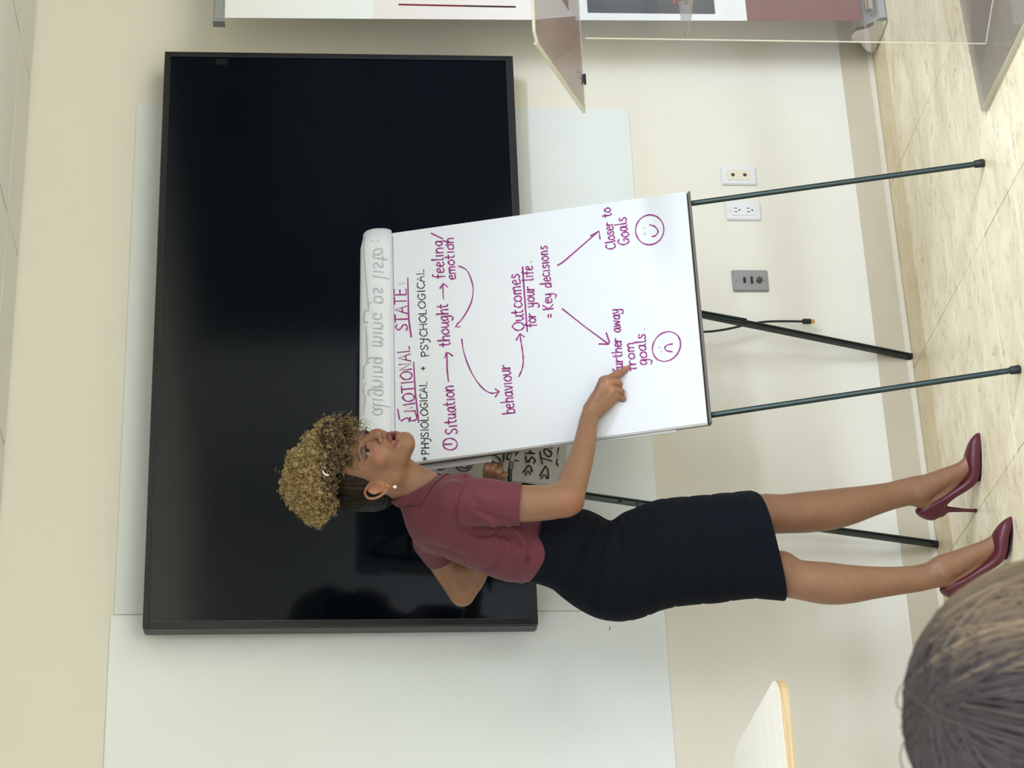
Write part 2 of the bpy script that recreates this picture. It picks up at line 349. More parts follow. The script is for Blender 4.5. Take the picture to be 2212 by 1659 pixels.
MB().tube([a0+dT, a0+dT*1.05+(.02, 0, 0), a0+dT*1.03+(.74, 0, 0)], .004, 6).build('tray_edge', M_acr_e, le)
MB().slab([(.45, -.99, .775), (.95, -.93, .775), (.95, -1.18, .775), (.505, -1.18, .775), (.41, -1.035, .775)], (0, 0, .008)).build('shelf', M_acr_t, le)
def trayq(a, b, c, d): return [a0+np.array([a, 0, 0])+dT*b-n3*.001, a0+np.array([c, 0, 0])+dT*b-n3*.001, a0+np.array([c, 0, 0])+dT*d-n3*.001, a0+np.array([a, 0, 0])+dT*d-n3*.001]
for (nm, q, lb) in (('printed_card', (.085, .12, .215, .9), 'plain pale card lying askew on the lectern tray'), ('folded_leaflet', (.27, .2, .36, .8), 'pale folded leaflet lying on the lectern tray beside the askew card')):
    pq = trayq(*q) if nm == 'folded_leaflet' else [a0+np.array([a, 0, 0])+dT*b for a, b in ((.043, .56), (.187, .06), (.29, .03), (.10, .86))]
    o = MB().slab([p+n3*.006 for p in pq], n3*.001).build(nm, M_card); tag(o, lb, 'card')
tk = empty('binder_clip', tuple(a0+np.array([.055, 0, -.003]))); tag(tk, 'small black binder clip on the lower lip of the lectern tray', 'clip')
c0 = a0+np.array([.1, .0, -.002])
MB().slab([c0+(-.012, -.008, -.004), c0+(.012, -.008, -.004), c0+(.016, .006, -.006), c0+(-.014, .006, -.006)], n3*.012).build('clip_body', M_blackp, tk, bevel=.001)
MB().tube([c0+(-.006, -.006, .006), c0+(-.012, -.03, .02), c0+(.004, -.034, .022), c0+(.006, -.006, .006)], .0008, 5).build('clip_handle', M_steel, tk)
for nm, m, z, lb in (('folder', M_dk, .7835, 'dark folder under the red folder on the lectern shelf'), ('folder', M_red, .7925, 'red folder on top of the dark folder on the lectern shelf')):
    zz = 0 if m is M_dk else .012
    tag(MB().slab([(.552-zz, -1.0, z), (.8, -.98, z), (.8, -1.17, z), (.56-zz, -1.17, z)], (0, 0, .0085)).build(nm, m, bevel=.0008, seg=1), lb, 'folder')

# ------------------------------------------------------------------ table corner, bottom left
tb = empty('plywood_table', (-1.75, -.75, 0)); tag(tb, 'pale plywood table with a rounded corner at the left edge', 'table')
cx_, cy_ = -1.262, -.60
outl = []
xr_, yt_, yb_, rr = cx_-.002, -.475, -1.05, .06
for (ccx, ccy, a0_, a1_) in ((xr_-rr, yt_-rr, 90, 0), (xr_-rr, yb_+rr, 0, -90), (-2.3, yb_+rr, -90, -180), (-2.3, yt_-rr, 180, 90)):
    for k in range(7):
        a = math.radians(a0_+(a1_-a0_)*k/6); outl.append((ccx+rr*math.cos(a), ccy+rr*math.sin(a)))
MB().slab([(x, y, .706) for x, y in outl], (0, 0, .0008)).build('laminate_top', M_ply_t, tb)
MB().slab([(x, y, .686) for x, y in outl], (0, 0, .02)).build('table_top', M_ply_e, tb)
for lx in (-2.25, -1.9):
    for ly in (-.98, -.55): MB().tube([(lx, ly, .0005), (lx, ly, .686)], .02, 12).build('leg', M_alu, tb, smooth=True)

# ------------------------------------------------------------------ wall plates and cable
def plate(name, x, z, label, mm, hw=.032, hh=.052):
    e = empty(name, (x, -.003, z)); tag(e, label, 'wall plate')
    MB().box((x-hw, -.0075, z-hh), (x+hw, -.0002, z+hh)).build('cover_plate', mm, e, bevel=.0025)
    for s in (-1, 1):
        MB().lathe([(.003, -.0085), (.0026, -.0092), (.0008, -.0092)], (x, 0, z+s*(hh-.012)), 10, 'y').build('screw', mm, e, smooth=True)
    return e
pA = aty(1278, 1595, 0); pB = aty(1202, 1604.5, 0); pC = aty(1051, 1620, 0)
e = plate('phone_jack_plate', pA[0], pA[2], 'white wall plate with ivory insert and two round jacks, rightmost by the easel leg', M_plate)
x, z = pA[0], pA[2]
box('insert', (x-.0175, -.0092, z-.034), (x+.0175, -.007, z+.034), M_ivory, e)
for s in (1, -1): MB().lathe([(.0058, -.0093), (.0058, -.0098), (.005, -.0098)], (x, 0, z+s*.018), 14, 'y').build('jack', M_hole, e)
e = plate('power_outlet', pB[0], pB[2], 'white double power outlet with round-edged face, left of the ivory jack plate', M_plate)
x, z = pB[0], pB[2]
box('face', (x-.0175, -.0092, z-.034), (x+.0175, -.007, z+.034), M_plate, e)
for s in (1, -1):
    zz = z+s*.019
    for dx in (-.006, .006): box('slot', (x+dx-.0011, -.0096, zz-.001), (x+dx+.0011, -.0091, zz+.008), M_dark, e)
    MB().lathe([(.0026, -.0092), (.0026, -.0097), (.002, -.0097)], (x, 0, zz-.0075), 10, 'y').build('ground_hole', M_dark, e)
e = plate('av_connector_plate', pC[0], pC[2], 'grey steel wall plate with three cable sockets', M_steel, .035, .053)
x, z = pC[0], pC[2]
box('socket', (x-.008, -.012, z+.014), (x+.008, -.007, z+.021), M_dark, e); box('socket', (x-.011, -.012, z-.007), (x+.011, -.007, z-.001), M_dark, e)
MB().lathe([(.0085, -.007), (.0085, -.014), (.006, -.016), (.003, -.016)], (x, 0, z-.0265), 18, 'y').build('socket', M_hole, e, smooth=True)
cb = empty('video_cable', tuple(aty(945, 1513, -.03))); tag(cb, 'black video cable dangling below the flip chart in front of the wall', 'cable')
pts = [aty(u, v, y) for u, v, y in ((940, 1230, -.10), (938, 1400, -.07), (942, 1513, -.05), (944, 1545, -.05), (950, 1580, -.045), (958, 1615, -.04), (964, 1655, -.035), (965, 1700, -.03), (964.5, 1738, -.03))]
MB().tube(catmull(pts, 6), .0034, 10).build('cord', M_blackp, cb, smooth=True)
p = aty(964.5, 1733, -.03); MB().box((p[0]-.0075, p[1]-.005, p[2]-.026), (p[0]+.0075, p[1]+.005, p[2])).build('plug_body', M_blackp, cb, bevel=.002)
box('plug_tip', (p[0]-.0055, p[1]-.003, p[2]-.036), (p[0]+.0055, p[1]+.003, p[2]-.026), M_gold, cb)

# ------------------------------------------------------------------ flip-chart easel
KX, SZ, CY = .03, .29, -.868-.03
nB = np.array([KX, -1, SZ]); nB /= np.linalg.norm(nB)
def onplane(u, v, plane, off=0.0):
    """point of a sloping sheet y = c + s z + k (x+.137) seen at (u, v)"""
    k, s, c = plane; d = ray(u, v); n = np.array([-k, 1, -s]); t = (c+.137*k-n@CAM)/(n@d); p = CAM+d*t
    q = np.array([k, -1, s]); return p+q/np.linalg.norm(q)*off
PL1 = (KX, SZ, CY)
es = empty('flip_chart_easel', (-.14, -.5, 0)); tag(es, 'dark green metal easel on four legs holding the flip chart', 'easel')
def legtube(a, b, c):
    a, b = np.array(a, float), np.array(b, float); top = a+(b-a)*(1.57/(b[2]-a[2]+1e-9)) if c is None else np.array(c)
    return a, top
fR0, fR1 = legtube((.167, -.853, .001), (.167, -.6395, .733), None)
fL0, fL1 = legtube((-.44, -.883, .001), (-.4585, -.66, .7345), None)
for a, b in ((fR0, fR1), (fL0, fL1)):
    d = (b-a)/np.linalg.norm(b-a)
    lg = MB().tube([a+d*.006, b], .0073, 14).build('leg', M_green, es, smooth=True)
    MB().tube([a+d*.0, a+d*.003, a+d*.024, a+d*.026], [.0095, .0112, .0098, .008], 14).build('rubber_foot', M_rubber, lg, smooth=True)
def channel(a, b, w_, d_):
    a, b = np.array(a), np.array(b); t = (b-a)/np.linalg.norm(b-a); x = np.array([1, 0, 0])-t*t[0]; x /= np.linalg.norm(x); y = np.cross(t, x)
    pr = [(-w_, -d_), (-w_*.55, -d_), (-w_*.45, -d_*.3), (w_*.45, -d_*.3), (w_*.55, -d_), (w_, -d_), (w_, d_), (-w_, d_)]
    if y[1] < 0: y = -y
    A = [a+x*p+y*q for p, q in pr]; B = [b+x*p+y*q for p, q in pr]; n = len(pr)
    return MB().add(A+B, [(i, (i+1) % n, n+(i+1) % n, n+i) for i in range(n)]+[tuple(range(n))[::-1], tuple(range(n, 2*n))])
for lo, mid, hi in (((-.549, -.02, .001), (-.493, -.168, .80), (-.447, -.30, 1.46)), ((.0375, -.008, .001), (.105, -.165, .70), (.165, -.34, 1.5))):
    lg = channel(lo, mid, .0085, .006).build('leg', M_greend, es); channel(np.array(mid)-(np.array(hi)-mid)*.25, hi, .0078, .0075).build('upper_leg', M_green, lg)
    d = np.array(mid)-np.array(lo); d /= np.linalg.norm(d)
    MB().tube([np.array(lo)-d*0, np.array(lo)+d*.016], .0105, 12).build('rubber_foot', M_rubber, lg, smooth=True)
for u, v in ((580, 1342), (575, 1380)):
    p = aty(u, v, -.205); MB().tube([p+(0, -.004, 0), p+(0, .012, 0)], .0038, 10).build('locking_pin', M_rubber, es, smooth=True)
MB().tube([fR1+(0, .01, -.12), fL1+(0, .01, -.12)], .007, 10).build('crossbar', M_green, es, smooth=True)
MB().tube([(.165, -.34, 1.5), fR1], .007, 8).build('top_hinge', M_green, es, smooth=True); MB().tube([(-.447, -.30, 1.46), fL1], .007, 8).build('top_hinge', M_green, es, smooth=True)
q = [onplane(*p, PL1, -.016) for p in ((748, 1534), (1249, 1486), (1157, 838), (652, 838))]
MB().slab(q, -nB*.006).build('backboard', M_greyb, es)
q = [onplane(*p, PL1, -.012) for p in ((748, 1532), (1247, 1485), (1248, 1490), (749, 1537))]
MB().slab(q, nB*.008).build('pad_ledge', M_greyb, es)

# ------------------------------------------------------------------ the front pad
pad = empty('flip_chart_pad', tuple(onplane(960, 1490, PL1))); tag(pad, 'white flip chart pad with magenta handwriting on the easel', 'flip chart')
cor = [(746, 1528), (1245, 1481), (1155, 846), (654, 846)]
def bil(a, b):  # a right 0..1, b up 0..1 on the page, in picture measure
    c0_, c1_, c2_, c3_ = [np.array(c, float) for c in cor]; return (c0_*(1-a)+c1_*a)*(1-b)+(c3_*(1-a)+c2_*a)*b
QB = [onplane(*c, PL1) for c in cor]
def pageP(a, b): return (QB[0]*(1-a)+QB[1]*a)*(1-b)+(QB[3]*(1-a)+QB[2]*a)*b
N1, N2 = 24, 30; V = []
for j in range(N2+1):
    for i in range(N1+1):
        a, b = i/N1, j/N2
        V.append(pageP(a, b)+nB*(.0002*math.sin(a*9+b*4)*(1-b)+.0002*math.sin(b*13)*math.sin(a*5)))
Fc = [(j*(N1+1)+i, j*(N1+1)+i+1, (j+1)*(N1+1)+i+1, (j+1)*(N1+1)+i) for j in range(N2) for i in range(N1)]
n0 = len(V); V += [p-nB*.0006 for p in V]; Fc += [tuple(n0+i for i in f[::-1]) for f in Fc]
page = raw('top_page', V, Fc, M_paper, pad, smooth=True)
MB().slab([pageP(-.0045, -.0), pageP(1.001, -.002), pageP(1.002, 1), pageP(-.004, 1)], -nB*.0075).build('page_block', M_paperg, pad).location = tuple(-nB*.002)
MB().slab([pageP(-.011, .1), pageP(.2, .09), pageP(.2, .6), pageP(-.004, .6)], -nB*.0015).build('loose_page', M_paper, pad).location = tuple(-nB*.0115)
# flipped pages rolling over the top
ezB = (QB[3]-QB[0]); ezB /= np.linalg.norm(ezB)
prof = [(0, .0005), (.002, .005), (.008, .012), (.018, .018), (.034, .022), (.05, .023), (.066, .020), (.078, .013), (.085, .003), (.087, -.010), (.080, -.022), (.06, -.032), (.0, -.04), (-.25, -.045)]
prof = [tuple(p) for p in catmull(prof, 3)]
def rollh(b):
    pb = [p for p in prof if p[1] > 0.0004]; bs = [p[0] for p in pb]; hs = [p[1] for p in pb]; return float(np.interp(b, bs, hs))
RA, RB = QB[3]+(QB[3]-QB[2])*.01, QB[2]+(QB[2]-QB[3])*.012
V = []; NS = 16
for i in range(NS+1):
    f = i/NS; base = RA*(1-f)+RB*f
    for (b, h) in prof:
        sg = 1-.10*max(0, (f-.93)/.07)**2 if b > .03 else 1
        V.append(base+ezB*b*sg+nB*h*(1-.05*math.sin(f*3.1)))
np_ = len(prof); Fc = [(i*np_+k, i*np_+k+1, (i+1)*np_+k+1, (i+1)*np_+k) for i in range(NS) for k in range(np_-1)]
n0 = len(V); V2 = []
for i in range(NS+1):
    for k in range(np_):
        a_ = np.array(prof[max(k-1, 0)]); b_ = np.array(prof[min(k+1, np_-1)]); t_ = b_-a_; t_ = t_/np.linalg.norm(t_); V2.append(V[i*np_+k]-(ezB*(-t_[1])+nB*t_[0])*.003)
V += V2; Fc += [tuple(n0+i for i in f[::-1]) for f in Fc]
Fc += [(k, n0+k, n0+k+1, k+1) for k in range(np_-1)]+[((NS)*np_+k+1, n0+NS*np_+k+1, n0+NS*np_+k, NS*np_+k) for k in range(np_-1)]
raw('flipped_pages', V, Fc, M_paper, pad, smooth=True)

# ------------------------------------------------------------------ handwriting
GL = dict(a="9;8,9 5,10 1,7 1,2 4,0 7,3 8,9 8,2 10,0", b="8;1,17 1,0|1,6 4,10 8,8 8,2 4,0 1,1", c="8;8,9 4,10 1,6 2,1 5,0 8,1", d="9;8,8 4,9 1,5 2,0 5,0 8,4|8,17 8,0",
 e="8;1,5 7,6 7,9 4,10 1,6 2,1 5,0 8,1", f="6;7,16 4,16 3,12 3,-1|0,9 6,9", g="9;8,9 4,10 1,6 3,1 7,3 8,9 8,-3 5,-7 1,-5", h="9;1,17 1,0|1,6 5,10 8,7 8,0", i="4;2,10 2,0", l="4;2,17 2,2 4,0",
 m="13;1,9 1,0|1,7 4,10 6,7 6,0|6,7 10,10 12,6 12,0", n="9;1,10 1,0|1,6 5,10 8,7 8,0", o="9;5,10 1,7 1,2 5,0 9,3 8,8 5,10", p="9;1,9 1,-7|1,6 4,10 8,8 8,2 4,0 1,2", r="7;1,10 1,0|1,6 4,9 7,9",
 s="7;7,9 3,10 2,7 6,4 6,1 3,0 0,1", t="7;3,15 3,2 6,0|0,10 6,10", u="9;1,10 1,3 4,0 8,4|8,10 8,2 10,0", v="8;1,10 4,0 8,10", w="12;1,10 3,0 6,8 9,0 12,10", y="9;1,10 2,4 5,2 8,5|8,10 8,-3 4,-7 0,-5",
 A="12;0,0 6,16 11,0|2,6 9,6", C="11;11,14 6,16 1,10 2,3 6,0 11,2", E="10;9,16 1,16 1,0 9,0|1,8 8,8", G="12;11,14 6,16 1,10 2,3 7,0 11,4 11,7 7,7", H="11;1,16 1,0|10,16 10,0|1,8 10,8", I="4;2,16 2,0",
 K="10;1,16 1,0|9,16 1,7 9,0", L="9;1,16 1,0 8,0", M="14;1,0 2,16 7,3 12,16 13,0", N="12;1,0 1,16 10,0 10,16", O="13;7,16 1,11 1,4 6,0 12,4 12,12 7,16", P="10;1,0 1,16|0,15 7,16 9,12 6,8 1,8",
 S="10;9,14 5,16 1,13 3,9 8,6 8,2 4,0 0,2", T="11;0,16 11,16|5,16 5,0", Y="10;0,16 2,10 5,9 8,10|9,16 8,4 6,-4 2,-5", Z="9;1,15 7,16 7,11 1,1 9,0")
GL['+'] = "10;5,11 5,3|1,7 9,7"; GL['='] = "9;1,8 8,8|1,4 8,4"; GL['/'] = "6;0,-3 7,18"; GL[' '] = "8;"; GL['*'] = "9;4,14 4,6|1,12 7,8|7,12 1,8"; GL[':'] = "4;2,9 2,8|2,2 2,1"
GL['2'] = "9;1,13 4,16 8,13 6,7 1,0 9,0"; GL['1'] = "4;2,12 2,0"; GL['3'] = "8;1,15 6,15 7,11 3,8 8,6 7,1 1,0"
SHARP = set('AEHIKLMNTZ=+/*1')
def text_lines(txt, p0, p1, xh, flip=1):
    """polylines in picture measure (u, v); p0, p1 ends of the baseline, xh the x-height in pixels"""
    p0, p1 = np.array(p0, float), np.array(p1, float); d = (p1-p0); L = np.linalg.norm(d); d /= L; upv = np.array([d[1], -d[0]])*flip
    ws = []
    for ch in txt: ws.append(int(GL[ch].split(';')[0])+2.2)
    sx = L/(sum(ws)-2.2); x = 0; out = []
    for ch, wd in zip(txt, ws):
        for pl in GL[ch].split(';')[1].split('|'):
            if not pl: continue
            P = [np.array([float(a) for a in q.split(',')]) for q in pl.split()]
            jig = rng.normal(0, .25, 2)
            P = [p0+d*((x+p[0]+jig[0])*sx)+upv*((p[1]+jig[1])*xh/10) for p in P]
            out.append(P if ch in SHARP or len(P) < 3 else catmull(P, 5))
        x += wd
    return out
def ink(name, lines, wpx, place, m, parent):
    mb = MB(); 
    for P in lines:
        P = [np.array(p, float) for p in P]
        Q = [P[0]]
        for p in P[1:]:
            if np.linalg.norm(p-Q[-1]) > .3: Q.append(p)
        if len(Q) < 2: Q.append(Q[0]+np.array([wpx*.5, .3]))
        L, Rr = [], []
        for i, p in enumerate(Q):
            t = Q[min(i+1, len(Q)-1)]-Q[max(i-1, 0)]; t = t/(np.linalg.norm(t)+1e-9); nn = np.array([-t[1], t[0]])
            if i == 0: p = p-t*wpx*.35
            if i == len(Q)-1: p = p+t*wpx*.35
            ww = wpx*(.42+.1*math.sin(i*.9+p[0]*.11)); L.append(place(*(p+nn*ww))); Rr.append(place(*(p-nn*ww)))
        n = len(L); mb.add(L+Rr, [(i, i+1, n+i+1, n+i) for i in range(n-1)])
    me = bpy.data.meshes.new(name); me.from_pydata(mb.v, [], mb.f); me.update(); return link(name, me, m, parent)
U = lambda pts: [np.array([1659-y, x]) for x, y in pts]            # picture (x, y) -> upright (u, v)
r3 = lambda *q: U([(740+a/5.53, 730+b/5.53) for a, b in q]); r2 = lambda *q: U([(740+a/5.53, 480+b/5.53) for a, b in q])
r4 = lambda *q: U([(1060+a/4.424, 430+b/4.424) for a, b in q]); r5 = lambda *q: U([(1060+a/4.424, 680+b/4.424) for a, b in q])
pl1 = lambda u, v: onplane(u, v, PL1, .0006)
T = lambda txt, a, b, xh, **k: text_lines(txt, *U([a, b]), xh, **k)
ell = lambda c, rx, ry, rot=0, a0=20, n=26: [np.array([c[0]+rx*math.cos(t)*math.cos(rot)-ry*math.sin(t)*math.sin(rot), c[1]+rx*math.cos(t)*math.sin(rot)+ry*math.sin(t)*math.cos(rot)]) for t in [math.radians(a0)+2*math.pi*1.02*k/n for k in range(n+1)]]
W_ = 3.5
ink('heading', T('MOTIONAL', (898, 889), (884, 748), 16)+[r3((660, 855), (680, 970)), catmull(r3((703, 990), (745, 965), (780, 960), (830, 990), (880, 975), (885, 930), (860, 872)), 4), r3((810, 950), (795, 1000))]
    +T('STATE', (880, 713), (877, 624), 16)+[r3((910, 1010), (868, 640), (850, 290)), r2((820, 1370), (790, 1150), (780, 670))], W_, pl1, M_mag, pad)
for q_ in (T('*', (929, 993), (927, 984), 11), T('PHYSIOLOGICAL', (927, 981), (922, 825), 10), T('+', (921, 799), (920, 791), 9), T('PSYCHOLOGICAL', (926, 770), (915, 582), 10)): ink('subheading', q_, 2.6, pl1, M_ink, pad)
ink('handwritten_line', [ell((699.5, 972.4), 12.5, 15.5, .1)]+[r3((1215, 1272), (1305, 1268))]+T('Situation', (988, 937), (979, 833), 16)
    +[r3((1265, 520), (1250, 380), (1247, 190)), catmull(r3((1222, 235), (1240, 185), (1262, 178), (1315, 215)), 4)]
    +T('thought', (972, 748), (967, 656), 15)+[r2((1205, 915), (1197, 745)), catmull(r2((1165, 790), (1195, 745), (1215, 742), (1255, 775)), 4)]
    +T('feeling', (960, 601), (956, 520), 15)+[r2((1198, 200), (1062, 135))]+T('emotion', (984, 604), (979, 514), 13), W_, pl1, M_mag, pad)
ink('curved_arrow', [catmull(r2((1390, 525), (1480, 570), (1535, 680), (1560, 800), (1540, 950), (1460, 1110), (1350, 1250)), 6), r2((1378, 1200), (1350, 1252), (1405, 1250))], W_*.9, pl1, M_mag, pad)
ink('curved_arrow', [catmull(r3((1425, 15), (1440, 130), (1480, 270), (1540, 410), (1620, 540), (1710, 630), (1790, 662), (1870, 640)), 6), r3((1825, 610), (1872, 640), (1825, 705))], W_*.9, pl1, M_mag, pad)
ink('handwritten_line', T('behaviour', (1112, 893), (1101, 788), 16)+[catmull(r5((270, 590), (300, 520), (312, 440), (305, 350), (290, 260), (280, 190)), 5), catmull(r5((245, 242), (275, 190), (290, 190), (320, 212)), 4)]
    +T('Outcomes', (1133, 713), (1122, 592), 16)+[r4((350, 1265), (318, 850), (305, 650))], W_, pl1, M_mag, pad)
ink('handwritten_line', T('for your life', (1158, 706), (1150, 575), 14), W_, pl1, M_mag, pad)
ink('handwritten_line', T('=', (1195, 685), (1194, 678), 12)+T('Key decisions', (1195, 668), (1182, 531), 13.5), W_, pl1, M_mag, pad)
ink('arrow', [r4((685, 1050), (900, 1220), (1125, 1385)), r4((1105, 1280), (1135, 1370), (1125, 1387), (1035, 1385))], W_, pl1, M_mag, pad)
ink('arrow', [r4((640, 635), (690, 605), (1030, 310)), r4((955, 352), (1035, 308), (1045, 380))], W_, pl1, M_mag, pad)
ink('handwritten_line', T('Closer to', (1331, 537), (1318, 449), 13)+T('Goals', (1360, 528), (1352, 470), 15), W_, pl1, M_mag, pad)
ink('handwritten_line', T('further away', (1346, 803), (1337, 668), 13)+T('from', (1374, 800), (1368, 741), 13)+T('goals', (1399, 789), (1393, 722), 14.5), W_, pl1, M_mag, pad)
c = r4((1520, 295))[0]; ink('smiling_face', [ell(c, 32.5, 30.5, .25)]+[catmull(r4((1520, 248), (1560, 258), (1592, 290), (1598, 320), (1575, 350), (1545, 360)), 5)], W_*.95, pl1, M_mag, pad)
c = r4((1680, 1410))[0]; ink('sad_face', [ell(c, 34, 28.5, .62)]+[catmull(r4((1738, 1385), (1690, 1395), (1665, 1420), (1680, 1450), (1735, 1460)), 5)], W_*.95, pl1, M_mag, pad)
dots = [r4(q)[0] for q in ((1465, 283), (1468, 335), (1612, 1422), (1630, 1462), (385, 603), (1465, 1245))]+[r2(q)[0] for q in ((685, 745), (725, 733))]
tag(ink('faint_dots', [[d, d+np.array([1.5, 1])] for d in dots], 3.5, pl1, M_ghost2, pad), kind='stuff')
def plroll(u, v):
    e_ = QB[2]-QB[3]; bb_ = lambda p: (p-QB[3]-e_*((p-QB[3])@e_/(e_@e_)))@ezB; p = onplane(u, v, PL1, 0); b = bb_(p)
    for _ in range(4):
        h = rollh(b); p = onplane(u, v, PL1, h+.0016); b = bb_(p)
    return p
gh = T('aligning mind ps list', (812, 905), (812, 560), 21, flip=-1)+[catmull(r2((500, 360), (420, 380), (400, 430), (450, 440), (510, 400), (505, 370)), 4), r2((375, 280), (388, 278)), r2((455, 278), (468, 276))]
gh = [[np.array([p[0], 812+(p[1]-812)*.9+(0)]) for p in P] for P in gh]
gh += [catmull(r2((222, 190), (270, 420), (310, 800), (335, 1080), (300, 1100), (262, 1170), (270, 1230), (330, 1245)), 5), catmull(r2((300, 1290), (315, 1500), (312, 1659)), 4), catmull(r3((310, 20), (318, 200), (310, 350), (250, 400), (215, 470), (260, 525)), 5), catmull(r3((300, 585), (220, 640), (230, 700), (290, 730), (280, 850), (270, 960)), 5)]
gh = [[np.array([p[0], max(p[1], 789)]) for p in P] for P in gh]
ink('show_through_writing', gh, 2.6, plroll, M_ghost, pad)
ink('rule_line', [U([(848.5, 512), (851, 700), (853, 905), (855, 1003)])], 2.0, lambda u, v: onplane(u, v, PL1, .0009), M_rule, pad)

# ------------------------------------------------------------------ the second pad on the rear legs
def on2(u, v, off=0.0):
    d = ray(u, v); n = np.array([0, 1, .205]); t = (-.03-n@CAM)/(n@d); p = CAM+d*t; q = np.array([0, -1, -.205]); return p+q/np.linalg.norm(q)*off
pd2 = empty('flip_chart_pad', tuple(on2(660, 1230))); tag(pd2, 'older flip chart pad with black handwriting on the rear legs, mostly hidden', 'flip chart')
A, B = on2(654, 805), on2(608, 1226); dx = np.array([.56, 0, 0]); n2 = np.array([0, -1, -.205]); n2 /= np.linalg.norm(n2)
V = []; n1_, m1_ = 10, 14
for j in range(m1_+1):
    for i in range(n1_+1):
        a, b = i/n1_, j/m1_; curl = .010*max(0, 1-b*16)**2*max(0, 1-a*2.2)+.0015*max(0, .12-a)/.12*math.sin(b*9)**2
        V.append(A+(B-A)*(1-b)+dx*a+n2*curl)
Fc = [(j*(n1_+1)+i, j*(n1_+1)+i+1, (j+1)*(n1_+1)+i+1, (j+1)*(n1_+1)+i) for j in range(m1_) for i in range(n1_)]
n0 = len(V); V += [p-n2*.0006 for p in V]; Fc += [tuple(n0+i for i in f[::-1]) for f in Fc]
raw('top_page', V, Fc, M_paper2, pd2, smooth=True)
MB().slab([B, B+dx, A+dx, A], -n2*.006).build('page_block', M_paperg, pd2).location = tuple(-n2*.001)
p3 = lambda *q: U([(1020+a/10.05, 960+b/10.05) for a, b in q]); p8 = lambda *q: U([(880+a/5.267, 960+b/5.267) for a, b in q])
pl2 = lambda u, v: on2(u, v, .003)
ink('handwriting', [catmull(p3((330, 240), (310, 290), (360, 350), (540, 430), (600, 400), (590, 330), (480, 240), (400, 235), (330, 260)), 5), catmull(p3((672, 165), (680, 300), (660, 420), (615, 510)), 5),
    catmull(p3((820, 190), (770, 230), (755, 310), (790, 345), (820, 330)), 5), p3((915, 350), (995, 370)), p3((985, 125), (950, 160)), p3((1005, 165), (935, 240)),
    catmull(p3((1160, 265), (1165, 350), (1210, 400), (1270, 300), (1320, 300), (1360, 360), (1335, 420)), 5), p3((1150, 205), (1350, 205)), catmull(p3((1300, 205), (1235, 140), (1270, 95), (1360, 90)), 4),
    p3((1105, 615), (1215, 465)), catmull(p3((1215, 465), (1270, 500), (1290, 600)), 4),
    p3((1465, 165), (1520, 435)), p3((1480, 300), (1725, 370)), catmull(p3((1600, 80), (1555, 160), (1620, 260), (1700, 260), (1710, 180), (1600, 90), (1660, 60)), 4), catmull(p3((1560, 40), (1640, 10), (1725, 90), (1720, 40)), 4),
    p3((1470, 690), (1585, 485)), catmull(p3((1585, 485), (1635, 560), (1645, 730), (1610, 735)), 4),
    catmull(p3((1840, 330), (1830, 420), (1880, 490), (1940, 515), (1950, 430), (1880, 350), (1990, 370)), 4), catmull(p3((1850, 265), (1970, 265), (1870, 230), (1850, 170)), 4), catmull(p3((1870, 95), (1870, 150), (1950, 180), (2000, 140), (1960, 90), (1880, 90)), 4), p3((1860, 20), (1980, 20))], 4.0, pl2, M_ink, pd2)
M_plum = mat('marker_plum', (84, 20, 76), .6)
for q_ in ([catmull(p8((500, 160), (540, 250), (630, 310), (720, 270), (770, 130)), 5)], [catmull(p8((265, 190), (320, 270), (400, 290), (470, 200)), 5)], [catmull(p8((150, 230), (210, 250), (255, 200)), 4)],
    [catmull(p3((1150, 680), (1200, 580), (1260, 660)), 4)], [catmull(p3((1490, 760), (1560, 665), (1620, 750)), 4)]): ink('plum_stroke', q_, 3.2, pl2, M_plum, pd2)
for q_ in ([catmull(p8((515, 160), (560, 230), (640, 275), (700, 250), (745, 140)), 5)], [catmull(p8((300, 190), (360, 220), (440, 190)), 4)], [catmull(p8((555, 205), (570, 155), (600, 195), (620, 150), (650, 150), (680, 200)), 3)]): ink('black_stroke', q_, 3.4, pl2, M_ink, pd2)

